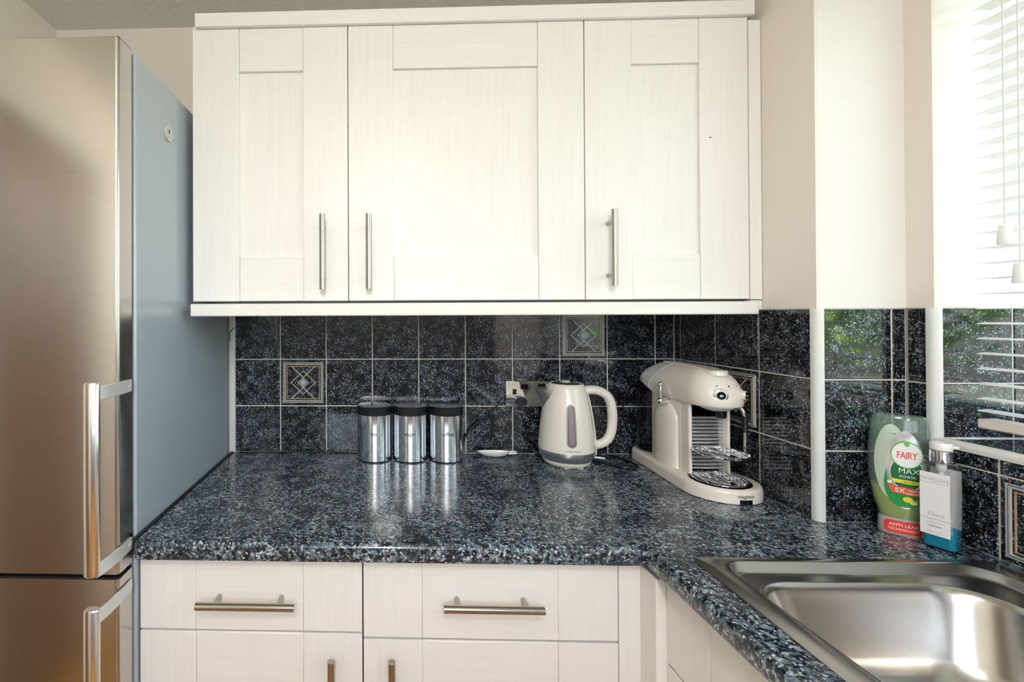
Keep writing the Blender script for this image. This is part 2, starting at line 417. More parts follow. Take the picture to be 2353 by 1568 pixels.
# ------------------------------------------------------------------ tiles
GR = .003; TT = .0075
TMESH = {}
def tile_mesh(w, h, mat=None):
    key = (round(w, 4), round(h, 4))
    if key in TMESH: return TMESH[key]
    e = .0016; a, b = w/2, h/2; t = TT
    vs = [(-a, 0, -b), (a, 0, -b), (a, 0, b), (-a, 0, b), (-a, -t+e, -b), (a, -t+e, -b), (a, -t+e, b), (-a, -t+e, b),
          (-a+e, -t, -b+e), (a-e, -t, -b+e), (a-e, -t, b-e), (-a+e, -t, b-e)]
    fs = [(0, 1, 2, 3)]+[(i, i+4, (i+1) % 4+4, (i+1) % 4) for i in range(4)]+[(i+4, i+8, (i+1) % 4+8, (i+1) % 4+4) for i in range(4)]+[(8, 9, 10, 11)]
    me = mesh_of(MB().add(vs, fs), [TILE], (0, 0, 0), False, 30, 'tile'); TMESH[key] = me; return me
def put_tile(parent, cu, cv, w, h, place):
    """place(u,v) -> world point of the tile centre on the backing plane; place.rot -> euler"""
    p, rot = place(cu, cv)
    o = bpy.data.objects.new('tile', tile_mesh(w, h)); COL.objects.link(o); o.parent = parent
    c = Vector(p); WLOC[o.name] = c; o.location = c-WLOC[parent.name]
    j = .0011
    o.rotation_euler = (rot[0]+random.uniform(-j, j), rot[1], rot[2]+random.uniform(-j, j))
    return o
def decor(parent_tile, w):
    """raised mouldings on the front of a tile, in the tile's own frame"""
    T = TT; k = w
    def P(u, v, d): return ((u-.5)*k, -T-d, (v-.5)*k)
    def bars(segs, wd, hi):
        mb = MB()
        for (u0, v0), (u1, v1) in segs:
            d = Vector((u1-u0, v1-v0)).normalized(); nn = Vector((-d.y, d.x))*wd/2; e = d*wd*.45
            q = [(u0-e.x+nn.x, v0-e.y+nn.y), (u0-e.x-nn.x, v0-e.y-nn.y), (u1+e.x-nn.x, v1+e.y-nn.y), (u1+e.x+nn.x, v1+e.y+nn.y)]
            q2 = [(u0-e.x+nn.x*.5, v0-e.y+nn.y*.5), (u0-e.x-nn.x*.5, v0-e.y-nn.y*.5), (u1+e.x-nn.x*.5, v1+e.y-nn.y*.5), (u1+e.x+nn.x*.5, v1+e.y+nn.y*.5)]
            vs = [P(*a, -.0003) for a in q]+[P(*a, hi) for a in q2]
            mb.add(vs, [(4, 5, 6, 7)]+[(i, (i+1) % 4, (i+1) % 4+4, i+4) for i in range(4)])
        return mb
    def sq(a): return [((a, a), (1-a, a)), ((1-a, a), (1-a, 1-a)), ((1-a, 1-a), (a, 1-a)), ((a, 1-a), (a, a))]
    WLOC[parent_tile.name] = Vector((0, 0, 0))
    o = obj('relief_frame', bars(sq(.062), .022, .0016), RELIEF, parent=parent_tile, smooth=False)
    o = obj('relief_frame', bars(sq(.096), .034, .0024), RELIEF, parent=parent_tile, smooth=False)
    o = obj('relief_frame', bars(sq(.142), .024, .0016), GOLD, parent=parent_tile, smooth=False)
    X = [((.255, .155), (.615, .5)), ((.615, .5), (.255, .845)), ((.745, .155), (.385, .5)), ((.385, .5), (.745, .845))]
    obj('relief_lattice', bars(X, .020, .0016), GOLD2, parent=parent_tile, smooth=False)
    D = [((.5, .245), (.77, .5)), ((.77, .5), (.5, .755)), ((.5, .755), (.23, .5)), ((.23, .5), (.5, .245))]
    obj('relief_diamond', bars(D, .020, .0019), RELIEF, parent=parent_tile, smooth=False)
    mb = MB(); c = .082
    a = [P(.5, .5-c, -.0003), P(.5+c, .5, -.0003), P(.5, .5+c, -.0003), P(.5-c, .5, -.0003)]; b = [P(.5, .5-c, .0010), P(.5+c, .5, .0010), P(.5, .5+c, .0010), P(.5-c, .5, .0010)]
    obj('centre_diamond', mb.loft([a, b]), DIAM, parent=parent_tile, smooth=False)

def field(parent, ucuts, vcuts, place, backing, skip=()):
    """cuts are grout centre lines; ends are plain edges"""
    res = {}
    for i in range(len(ucuts)-1):
        for j in range(len(vcuts)-1):
            if (i, j) in skip: continue
            u0 = ucuts[i]+(GR/2 if i else .0004); u1 = ucuts[i+1]-(GR/2 if i < len(ucuts)-2 else .0004)
            v0 = vcuts[j]+(GR/2 if j else .0006); v1 = vcuts[j+1]-(GR/2 if j < len(vcuts)-2 else .0004)
            res[(i, j)] = put_tile(parent, (u0+u1)/2, (v0+v1)/2, u1-u0, v1-v0, place)
    backing.name = 'grout'
    return res
ROWS = [CT, .1368, .2904, .4430]
P_ = .152; X1 = .1634
def pl_back(y): return lambda u, v: ((u, y+TT, v), (0, 0, 0))
def pl_side(x): return lambda u, v: ((x+TT, -u, v), (0, 0, -PI/2))          # u runs towards the camera
uc = [.0138]+[X1+i*P_ for i in range(9)]+[XB-.0015]
gb = obj('grout', box(.012, XB, .0016, .0068, CT-.01, .444), GROUT, parent=wb, smooth=False)
tb = field(wb, uc, ROWS, pl_back(0), gb)
decor(tb[(1, 1)], .149); decor(tb[(7, 2)], .149)
us = [.0015, .0296, .1816, .3336, .4790]
gs = obj('grout', box(XB+.0016, XB+.0068, -.482, 0, CT-.01, .444), GROUT, parent=wbox, smooth=False)
ts = field(wbox, us, ROWS, pl_side(XB), gs)
decor(ts[(2, 1)], .149)
gf = obj('grout', box(XB+.004, XR, YB+.0016, YB+.0068, CT-.01, .444), GROUT, parent=wbox, smooth=False)
field(wbox, [1.4492, 1.5970, XR-.001], ROWS, pl_back(YB), gf)
# window wall: narrow strip beside the boxing, and the run below the sill
gw = obj('grout', MB().box(XR+.0016, XR+.0068, -.532, YB, CT-.01, .444).box(XR+.0016, XR+.0068, -1.9, -.532, CT-.01, .170), GROUT, parent=wallr, smooth=False)
field(wallr, [.4905, .5310], [.2904-GR/2, .4430], pl_side(XR), gw)
field(wallr, [.4905, .5310], [.1368+GR/2, .2904-GR/2-.002], pl_side(XR), gw)
uw = [.4905, .6354]+[.6354+k*P_ for k in range(1, 9)]
tw = field(wallr, uw, [CT, .1368], pl_side(XR), gw)
decor(tw[(1, 0)], .149)
field(wallr, [.533, .6354]+[.6354+k*P_ for k in range(1, 9)], [.1368+GR/2, .1660], pl_side(XR), gw)
# reveal and sill
gr = obj('grout', box(1.640, 1.866, YREV+.0016, YREV+.0068, .17, .444), GROUT, parent=wallr, smooth=False)
field(wallr, [1.6415, 1.7800, 1.8645], [WB, .2904, .4430], pl_back(YREV), gr)
gsl = obj('grout', box(1.636, 1.866, YWE, YREV, .1715, WB-.0022), GROUT, parent=wallr, smooth=False)
pl_sill = lambda u, v: ((u, v, WB-TT), (-PI/2, 0, 0))
field(wallr, [1.6415, 1.7800, 1.8645], [YREV-.010-k*P_ for k in range(8, -1, -1)], pl_sill, gsl)
# white plastic edge trims
def quad_trim(name, cx, cy, x1, y1, z0, z1, r=.0105):
    """quarter round standing on a convex corner"""
    pts = [(x1, cy)]+[(cx+r-r*math.cos(a), cy+r-r*math.sin(a)) for a in [PI/2*k/7 for k in range(8)]]+[(cx, y1)]
    return pts
def vtrim(name, cx, cy, z0, z1, r=.011, L=.016):
    arc = [(cx, cy+L)]+[(cx+r-r*math.cos(a), cy+r-r*math.sin(a)) for a in [PI/2*k/8 for k in range(9)]]+[(cx+L, cy), (cx+L, cy+.004), (cx+.004, cy+.004), (cx+.004, cy+L)]
    # simple solid: outline closed through the wall side
    return struct(name, MB().loft([[(x, y, z0) for x, y in arc], [(x, y, z1) for x, y in arc]]), TRIMW, angle=50)
vtrim('trim_2', XB-.0022, YB-.0022, CT+.0005, .4445)
vtrim('trim_3', XR-.0022, YREV-.0022, WB-.006, .4445)
st = [(XR-.0022, .1660), (XR-.0022, WB-.009)]+[(XR-.0022+.011-.011*math.cos(a), WB+.002-.011+.011*math.sin(a)) for a in [PI/2*k/8 for k in range(9)]]+[(1.640, WB+.002), (1.640, WB-.004), (XR+.004, WB-.004), (XR+.004, .1660)]
struct('trim_4', MB().loft([[(x, YREV+.004, z) for x, z in st], [(x, YWE, z) for x, z in st]]), TRIMW, angle=50)
struct('trim_5', MB().box(-.0075, .0132, -.006, .0068, CT+.0005, .462), TRIMW, bevel=.003)

# ------------------------------------------------------------------ cabinets
YD = -.35
def bar_handle(p0, p1, posts, ydoor, parent, r=.0073):
    """bar in front of a front facing -Y"""
    h = obj('handle', MB().tube([p0, p1], r, 20), NICKEL, parent=parent, angle=40)
    mb = MB()
    for q in posts:
        mb.tube([(q[0], ydoor, q[1]), (q[0], p0[1], q[1])], .0055, 14)
    obj_parent = parent
    return h, mb
def shaker(name, parent, x0, x1, z0, z1, sx0, sx1, rz0, rz1, yf, th=.020, rec=.009):
    """door facing -Y: recessed panel is the door object, stiles and rails its pieces"""
    c = .0002
    d = obj(name, box(sx0-.006, sx1+.006, yf+rec, yf+th-.002, rz0-.006, rz1+.006), WV, parent=parent, smooth=False)
    for a, b in ((x0, sx0-c/2), (sx1+c/2, x1)):
        obj('stile', box(a, b, yf, yf+th, z0, z1), WV, parent=d, bevel=.0009)
    for a, b in ((z0, rz0), (rz1, z1)):
        obj('rail', box(sx0+c/2, sx1-c/2, yf+.0004, yf+th-.001, a, b), WH, parent=d, bevel=.0022)
    return d
def add_bar(parent, p0, p1, posts, ydoor):
    mb = MB().tube([p0, p1], .0073, 20)
    for q in posts: mb.tube([(q[0], ydoor, q[1]), (q[0], p0[1], q[1])], .0055, 14)
    return obj('handle', mb, NICKEL, parent=parent, angle=40)

DT, DB = 1.1745, .4690
wall_units = [
    (.0190, .4163, .1390, .3033, .3552, 'cream wall cabinet next to the fridge, handle low on its right stile', .4985, .6835),
    (.4183, 1.0067, .5317, .8935, .4696, 'widest cream wall cabinet, in the middle above the canisters, handle low at left', .4985, .6835),
    (1.0092, 1.4060, 1.1235, 1.2890, 1.0637, 'right-hand cream wall cabinet above the coffee machine, chip in its right stile', .5025, .6880)]
for x0, x1, s0, s1, hx, lab, h0, h1 in wall_units:
    t = thing('wall_cabinet', lab, 'cabinet', ((x0+x1)/2, -.17, DB), group='cream wall cabinets')
    cb = MB().box(x0-.0005, x1+.0005, YD+.024, -.0085, DB+.004, DT-.006)
    obj('carcass', cb, CREAM, parent=t, smooth=False)
    d = shaker('door', t, x0, x1, DB+.002, DT, s0, s1, .5826, 1.0572, YD)
    add_bar(d, (hx, YD-.034, h0), (hx, YD-.034, h1), [(hx, h0+.028), (hx, h1-.028)], YD)
    if x0 > 1: obj('chip', MB().add([(1.311, YD-.0004, .871), (1.314, YD-.0004, .8722), (1.318, YD-.0004, .8705), (1.3145, YD-.0004, .869)], [(0, 1, 2, 3)]), GAP, parent=d, smooth=False, label='small dark chip in the paint')
tag(obj('cornice', MB().loft([[(x, y, z) for y, z in ((-.362, 1.2026), (-.362, 1.1690), (-.3600, 1.1668), (-.3515, 1.1668), (-.3515, 1.1765), (-.05, 1.1765), (-.05, 1.2026))] for x in (.0292, 1.4155)]), WH, angle=30, bevel=.002),
    'long cream cornice board lying along the tops of the wall cabinets', 'cornice')
tag(obj('pelmet', MB().box(.0230, 1.4075, -.378, -.330, .4325, .4640), WH, bevel=.003),
    'long cream light pelmet running under the wall cabinets above the tiles', 'pelmet')
tag(obj('filler_panel', MB().box(1.4095, 1.4385, -.349, -.330, .4690, 1.1610), WV, bevel=.0015),
    'narrow upright cream filler strip between right wall cabinet and the corner wall', 'panel')
tag(obj('pelmet_return', MB().box(1.4095, 1.4385, -.347, -.325, .4440, .4672), WV, bevel=.0012),
    'tiny cream filler block at the right end of the pelmet', 'panel')

YBF = -.577
def base_unit(x0, x1, s0, s1, lab, top, bot, dtop, hz, hx0, hx1, dhx, dhz, posts):
    t = thing('base_cabinet', lab, 'cabinet', ((x0+x1)/2, -.29, FL), group='cream base cabinets')
    obj('carcass', MB().box(x0+.001, x1-.001, YBF+.024, -.02, FL+.15, -.062), CREAM, parent=t, smooth=False)
    obj('plinth', MB().box(x0, x1, YBF+.055, YBF+.07, FL+.006, FL+.148), CREAM, parent=t, smooth=False)
    c = .0003
    dr = obj('drawer', box(s0+c/2, s1-c/2, YBF, YBF+.02, bot, top), WH, parent=t, bevel=.0009)
    obj('stile', box(x0, s0-c/2, YBF+.0003, YBF+.02, bot, top), WV, parent=dr, bevel=.0009)
    obj('stile', box(s1+c/2, x1, YBF+.0003, YBF+.02, bot, top), WV, parent=dr, bevel=.0009)
    add_bar(dr, (hx0, YBF-.034, hz), (hx1, YBF-.034, hz), [(p, hz) for p in posts], YBF)
    d = shaker('door', t, x0, x1, FL+.155, dtop, s0, s1, FL+.268, dtop-.113, YBF)
    add_bar(d, (dhx, YBF-.034, dhz-.19), (dhx, YBF-.034, dhz), [(dhx, dhz-.162), (dhx, dhz-.028)], YBF)
base_unit(.0030, .4600, .1190, .3402, 'cream base cabinet beside the fridge, its drawer handle nearest the fridge', -.0640, -.2085, -.2130, -.1405, .1325, .3280, .4003, -.2440, (.1685, .2955))
base_unit(.4626, .9704, .5813, .8530, 'cream base cabinet in the middle, its drawer next to the corner post', -.0660, -.2185, -.2235, -.1385, .6205, .8140, .5190, -.2430, (.6505, .7835))
tag(obj('corner_post', MB().box(.9728, 1.0335, YBF+.001, YBF+.02, FL+.152, -.0645).box(1.0140, 1.0335, -.6305, YBF+.001, FL+.152, -.0645).box(1.0140, 1.03, -.628, -.56, FL+.01, FL+.152).box(1.0336, 1.050, -.6308, -.56, FL+.155, -.0645), WV, bevel=.0015),
    'cream L-shaped corner post where the two runs of base cabinets meet', 'panel')
def side_unit():
    """sink unit, fronts facing -X at x=1.0335"""
    XF = 1.0335
    t = thing('sink_cabinet', 'cream sink cabinet under the worktop, seen edge-on at the lower right', 'cabinet', (1.32, -.95, FL))
    obj('carcass', MB().box(XF+.024, 1.60, -1.60, -.636, FL+.15, -.20), CREAM, parent=t, smooth=False)
    obj('plinth', MB().box(XF+.055, XF+.07, -1.60, -.635, FL+.006, FL+.148), CREAM, parent=t, smooth=False)
    for ya, yb in ((-.6315, -1.115), (-1.118, -1.60)):
        s0, s1 = ya-.1135, yb+.1135
        dr = obj('false_drawer', box(XF, XF+.02, s0-.0007, s1+.0007, -.218, -.0665), WV, parent=t, bevel=.0018)
        obj('stile', box(XF+.0003, XF+.02, ya, s0+.0007, -.218, -.0665), WV, parent=dr, bevel=.0018)
        obj('stile', box(XF+.0003, XF+.02, s1-.0007, yb, -.218, -.0665), WV, parent=dr, bevel=.0018)
        d = obj('door', box(XF+.009, XF+.018, s0+.006, s1-.006, FL+.262, -.33), WV, parent=t, smooth=False)
        for a, b in ((ya, s0+.0007), (s1-.0007, yb)): obj('stile', box(XF, XF+.02, a, b, FL+.155, -.2225), WV, parent=d, bevel=.0009)
        for a, b in ((FL+.155, FL+.268), (-.336, -.2225)): obj('rail', box(XF+.0004, XF+.019, s0-.0007, s1+.0007, a, b), WV, parent=d, bevel=.002)
        hy = yb+.055
        mb = MB().tube([(XF-.034, hy, -.44), (XF-.034, hy, -.25)], .0073, 20)
        for q in (-.412, -.278): mb.tube([(XF, hy, q), (XF-.034, hy, q)], .0055, 14)
        obj('handle', mb, NICKEL, parent=d, angle=40)
side_unit()

# ------------------------------------------------------------------ worktop (one L-shaped slab with the sink cut out)
def worktop():
    BT = CT-.0365; R = .011
    XS0, XS1, YS0, YS1 = 1.080, 1.578, -1.60, -.660         # cut-out
    xf, yf = 1.008, -.6100
    t = thing('worktop', 'dark speckled granite-effect L-shaped worktop with rounded front edge', 'worktop', (.8, -.3, CT))
    mb = MB()
    XE = XR+.004; YE = -2.30
    # slab cells (top and bottom share the grid), nose strips added in front
    xs = [.0095, xf+R, XS0, XS1, XE]; ys = [YE, YS0, YS1, yf+R, -.0005]
    def cell(x0, x1, y0, y1): mb.box(x0, x1, y0, y1, BT, CT)
    cell(.0095, xf+R, yf+R, ys[4]); cell(xf+R, XB+.004, yf+R, ys[4]); cell(XB+.004, XE, yf+R, YB+.004)
    cell(xf+R, XS0, YE, yf+R); cell(XS1, XE, YE, yf+R); cell(XS0, XS1, YS1, yf+R); cell(XS0, XS1, YE, YS0)
    arc = [PI/2*k/6 for k in range(7)]
    prof = [(R, CT)]+[(R-R*math.sin(a), CT-R+R*math.cos(a)) for a in arc[1:]]+[(0.0, BT+.006), (.004, BT), (R, BT)]
    mb.loft([[(x, yf+o, z) for o, z in prof] for x in (.0095, xf+.0)], mi=0)
    mb.loft([[(xf+o, y, z) for o, z in prof] for y in (yf+R, YE)], mi=0)
    # small infill at the inner corner
    mb.box(xf, xf+R, yf+R-.0001, yf+R, BT, CT-.002)
    return obj('slab', mb, TOP, parent=t, angle=40)
worktop()
tag(obj('edge_seal', MB().box(.0012, .0088, -.600, -.004, CT-.030, CT+.0035), DARK), 'thin dark sealing strip between the fridge side and worktop edge', 'seal')

# ------------------------------------------------------------------ sink
def sink():
    t = thing('kitchen_sink', 'stainless steel inset sink with a stepped rim in the worktop', 'sink', (1.33, -1.0, CT))
    x0, x1, y0, y1 = 1.0665, 1.5950, -1.615, -.6450
    K = 8
    z = CT
    L = []
    L.append(rrect(x0, x1, y0, y1, .012, z+.0006, K))
    L.append(rrect(x0+.002, x1-.002, y0+.002, y1-.002, .014, z+.0032, K))
    L.append(rrect(x0+.034, x1-.034, y0+.034, y1-.0135, .040, z+.0034, K))
    L.append(rrect(x0+.040, x1-.037, y0+.037, y1-.0165, .042, z+.0025, K))
    L.append(rrect(x0+.043, x1-.044, y0+.045, y1-.0245, .042, z-.0065, K))
    L.append(rrect(x0+.045, x1-.050, y0+.060, y1-.0320, .042, z-.0090, K))
    obj('rim', MB().loft(L, False, False), SINK, parent=t, angle=60)
    B = []
    bx0, bx1, by0, by1 = 1.1060, 1.4920, -1.12, -.7040
    B2 = [(0, -.0088, .070), (.0015, -.0062, .070), (.004, -.0052, .070), (.007, -.0068, .070), (.010, -.016, .070), (.014, -.030, .070), (.030, -.110, .072), (.040, -.132, .072), (.060, -.144, .070), (.11, -.148, .05)]
    for ins, dz, r in B2: B.append(rrect(bx0+ins, bx1-ins, by0+ins, by1-ins, r, z+dz, K))
    obj('bowl', MB().loft(B, False, True), SINK, parent=t, angle=70)
    # ledge between rim and bowl
    pa = L[-1]; pb = B[0]
    led = MB(); led.loft([pa, pb], False, False)
    obj('ledge', led, SINK, parent=t, angle=60)
    obj('waste', MB().lathe([(.043, z-.1475), (.043, z-.1455), (.036, z-.1455), (.030, z-.150), (.0001, z-.150)], (1.30, -.92), 32), CHROME, parent=t)
sink()

# ------------------------------------------------------------------ fridge freezer
def fridge():
    t = thing('fridge_freezer', 'tall silver fridge freezer with grey side panel and bar handles', 'fridge', (-.30, -.33, FL))
    FX0, FX1 = -.588, -.0008
    obj('body', MB().box(FX0, FX1, -.585, -.035, FL+.02, .9730), FSIDE, parent=t, bevel=.004, seg=3)
    obj('plinth', MB().box(FX0+.01, FX1-.01, -.57, -.05, FL+.004, FL+.025), DARK, parent=t)
    for k, (z0, z1) in enumerate(((-.0635, .9745), (FL+.06, -.0735))):
        d = MB()
        xa, xb, yf, yb, r = FX0, -.0045, -.6405, -.5935, .0075
        pts = [(xa, yb)]+[(xa+r-r*math.cos(a), yf+r-r*math.sin(a)) for a in [PI/2*i/6 for i in range(7)]]+[(xb-r+r*math.sin(a), yf+r-r*math.cos(a)) for a in [PI/2*i/6 for i in range(7)]]+[(xb, yb)]
        d.loft([[(x, y, z0+.0015) for x, y in pts], [(x, y, z0) for x, y in pts], [(x, y, z1-.0015) for x, y in pts], [(x, y, z1) for x, y in pts]][1:])
        dr = obj('door', d, STEEL, parent=t, angle=25)
        obj('seal', MB().box(xa+.008, xb-.004, yb, -.585, z0+.006, z1-.006), DARK, parent=dr)
        obj('cap', MB().box(xa+.001, xb-.001, yf+.003, yb, z1, z1+.0022), DARK, parent=dr)
        hz0, hz1 = ((-.0330, .3140) if k == 0 else (-.47, -.0915))
        yb_, hx = -.700, -.0190
        pr = []
        for z in (hz0, hz0+.003, hz1-.003, hz1):
            s = .85 if z in (hz0, hz1) else 1
            pr.append([(hx+.0148*s*math.cos(a), yb_+.0095*s*math.sin(a), z) for a in [2*PI*i/24 for i in range(24)]])
        h = obj('handle', MB().loft(pr), FHAND, parent=dr, angle=40)
        for zc in ((.2945, -.0220) if k == 0 else (-.1050, -.45)):
            mb = MB()
            path = [(-.0038, -.5995), (-.0030, -.640), (-.0045, -.672), (-.0085, -.695), (-.0115, -.7005)]
            inn = [(-.0008, -.5995), (.0003, -.641), (-.0012, -.6735), (-.0045, -.697), (-.0085, -.7045)]
            lp = [path[i] for i in range(5)]+[inn[i] for i in range(4, -1, -1)]
            mb.loft([[(x, y, zc-.0122) for x, y in lp], [(x, y, zc+.0122) for x, y in lp]])
            obj('bracket', mb, FBRK, parent=dr, angle=30, bevel=.0006)
            obj('screw_cap', MB().tube([(-.001, -.6065, zc), (.0006, -.6065, zc)], .0052, 18), FBRK, parent=dr)
    # round disc stuck on the side
fridge()
def disc():
    t = thing('key_escutcheon', 'small round grey disc with a keyhole on the fridge side', 'disc', (0, -.4445, .8640))
    obj('plate', MB().tube([(-.0006, -.4445, .8640), (.0030, -.4445, .8640)], .0185, 36), simple('grey_disc_plastic', (.55, .56, .53), .4), parent=t)
    obj('keyhole', MB().tube([(.0030, -.4455, .8690), (.0034, -.4455, .8690)], .0028, 16).box(.0030, .0034, -.4465, -.4445, .8610, .8690), DARK, parent=t)
    obj('slot', MB().box(.0030, .0046, -.4520, -.4360, .8570, .8600), simple('pale_disc_slot', (.75, .75, .72), .4), parent=t)
disc()

# ------------------------------------------------------------------ blind
def blind():
    t = thing('venetian_blind', 'white venetian blind hanging in the window recess at right', 'blind', (1.693, -1.19, .2))
    ya, yb = -.5650, -1.815; xa, xb = 1.6765, 1.7105
    sl = MB(); n = 6
    lp = []
    for y in (ya, yb):
        top = [(xa+(xb-xa)*i/n, y, .0026*math.sin(PI*i/n)+.0006) for i in range(n+1)]
        bot = [(xa+(xb-xa)*i/n, y, .0026*math.sin(PI*i/n)-.0006) for i in range(n, -1, -1)]
        lp.append(top+bot)
    sl.loft(lp)
    me = mesh_of(sl, [SLATM], (1.693, -1.19, 0), True, 40, 'slat')
    zs = [.2405, .2640]+[.2935+.02958*k for k in range(30)]
    for z in zs:
        if z > 1.145: continue
        o = bpy.data.objects.new('slat', me); COL.objects.link(o); o.parent = t; o.location = Vector((1.693, -1.19, z))-WLOC[t.name]
    obj('bottom_rail', MB().box(xa-.001, xb+.001, yb, ya, .2065, .2255), BIEGE_RAIL, parent=t, bevel=.003)
    obj('head_rail', MB().box(xa-.006, xb+.006, yb, ya, 1.155, 1.197), SLATM, parent=t, bevel=.002)
    for y in (-.70, -1.19, -1.68):
        for x in (xa-.001, xb+.001):
            obj('ladder_cord', MB().tube([(x, y, .215), (x, y, 1.16)], .0007, 6), CORDW, parent=t)
    for (x, y, z, ht) in ((1.6665, -.6165, .5610, .037), (1.6665, -.6370, .4875, .037)):
        c = obj('pull_cord', MB().tube([(x, y, z+ht-.004), (x, y, 1.165)], .0011, 8), CORDW, parent=t)
        obj('tassel', MB().lathe([(.0001, z), (.0098, z), (.0104, z+.002), (.0078, z+ht-.003), (.0066, z+ht), (.0001, z+ht)], (x, y), 24), WHITEPL, parent=c)
blind()

# ------------------------------------------------------------------ canisters
def canister(cx, word):
    t = thing('canister', f'chrome storage canister with black lid marked {word}', 'canister', (cx, -.0570, CT), group='chrome kitchen canisters', local=True)
    r, h = .0535, .168
    obj('body', MB().lathe([(.0001, .0008), (.050, .0008), (.0525, .0020), (r, .004), (r, h-.026), (r-.003, h-.026), (r-.003, h-.022), (.0001, h-.022)], (0, 0), 72), CANST, parent=t, angle=25)
    obj('base_ring', MB().lathe([(.0001, 0), (r+.0006, 0), (r+.0006, .0030), (.0001, .003)], (0, 0), 72), BLACKPL, parent=t, angle=25)
    obj('lid', MB().lathe([(r+.0005, h-.0258), (r+.0012, h-.0250), (r+.0012, h-.0025), (r-.0005, h), (r-.006, h-.0008), (r-.014, h-.0020), (.02, h-.003), (.0001, h-.003)], (0, 0), 72), BLACKPL, parent=t, angle=30)
    A0 = -PI/2-.03
    fn = lambda x, y: ((r+.0004)*math.cos(A0+x/r), (r+.0004)*math.sin(A0+x/r), .088+y)
    obj('lettering', text_mb(word, .0160, fn, bold=.00005), INK, parent=t, smooth=False)
canister(.4752, 'tea'); canister(.5862, 'sugar'); canister(.6985, 'coffee')

# ------------------------------------------------------------------ scoop
def scoop():
    t = thing('coffee_scoop', 'small white plastic scoop with a loop handle lying by the canisters', 'scoop', (.8605, -.029, CT), rz=math.radians(-3), local=True)
    def outl(s, z):
        out = []
        N = 28
        for k in range(N):
            a = 2*PI*k/N; x = math.cos(a); y = math.sin(a)
            X = -.005+s*.049*x - (.004 if x < 0 else 0)*abs(x); Y = s*(.0285*y if y < 0 else .0120*y)*(1-.35*max(0, -x))
            out.append((X, Y, z))
        return out
    obj('bowl', MB().loft([outl(.30, 0.0), outl(.62, .0015), outl(.90, .0085), outl(1.0, .0155), outl(.965, .0158), outl(.86, .0105), outl(.58, .0045), outl(.2, .0030)]), WHITEPL, parent=t, angle=60)
    ring = [(.0370, -.0120, .012), (.050, -.0125, .0125), (.0610, -.0105, .013), (.0650, -.002, .013), (.0610, .0060, .013), (.050, .0075, .0125), (.0370, .0075, .012)]
    obj('handle', MB().tube(smooth_path(ring, 4), .0030, 10), WHITEPL, parent=t)
scoop()

# ------------------------------------------------------------------ socket, plug and cords
def socket():
    t = thing('wall_socket', 'polished chrome double power socket on the tiles behind the kettle', 'socket', (.9725, 0, .178))
    obj('plate', MB().box(.8998, 1.0458, -.0062, -.0008, .1370, .2190), CHROME2, parent=t, bevel=.0015)
    for x in (.9585, 1.0140):
        obj('rocker', MB().box(x-.0118, x+.0118, -.0092, -.0062, .1930, .2105), BLACKGL, parent=t, bevel=.001)
    for cx in (.9275, 1.0300):
        obj('socket_insert', MB().box(cx-.0060, cx+.0060, -.0072, -.0062, .176, .194), BLACKGL, parent=t, bevel=.0008)
    for cx in (.907, 1.0385): obj('screw', MB().tube([(cx, -.0062, .178), (cx, -.0072, .178)], .003, 14), CHROME, parent=t)
socket()
def plug_cord():
    t = thing('power_cord', 'black power cord plugged into the chrome socket, running behind the canisters', 'cord', (.94, -.02, .155))
    pg = []
    for y, s in ((-.0064, .92), (-.010, 1), (-.026, 1), (-.031, .86)):
        pg.append([(.9440+.0190*s*math.copysign(abs(math.cos(a))**.75, math.cos(a)), y, .1560+.0128*s*math.copysign(abs(math.sin(a))**.75, math.sin(a))) for a in [2*PI*i/28 for i in range(28)]])
    obj('plug', MB().loft(pg), simple('dark_navy_plug', (.012, .013, .022), .4), parent=t, angle=45)
    obj('grip', MB().tube([(.928, -.018, .156), (.916, -.018, .1575), (.904, -.017, .158), (.895, -.016, .155)], [.0062, .0058, .0045, .003], 12), simple('violet_grey_grip', (.10, .10, .16), .4), parent=t)
    pth = smooth_path([(.898, -.016, .156), (.868, -.012, .140), (.83, -.010, .105), (.800, -.008, .080), (.772, -.008, .050), (.752, -.006, CT+.012), (.72, -.0035, CT+.003), (.60, -.0028, CT+.003), (.40, -.0030, CT+.003), (.25, -.0032, CT+.003), (.11, -.0028, CT+.004), (.03, -.006, CT+.003)])
    obj('cable', MB().tube(pth, .0026, 8), BLACKPL, parent=t)
plug_cord()
tag(obj('thin_wire', MB().tube(smooth_path([(.0128, -.009, .396), (.006, -.012, .388), (-.0010, -.009, .376), (-.002, -.006, .362), (-.0012, -.0085, .350)]), .0011, 8), BLACKPL),
    'thin black wire curling over the white strip beside the fridge', 'wire')

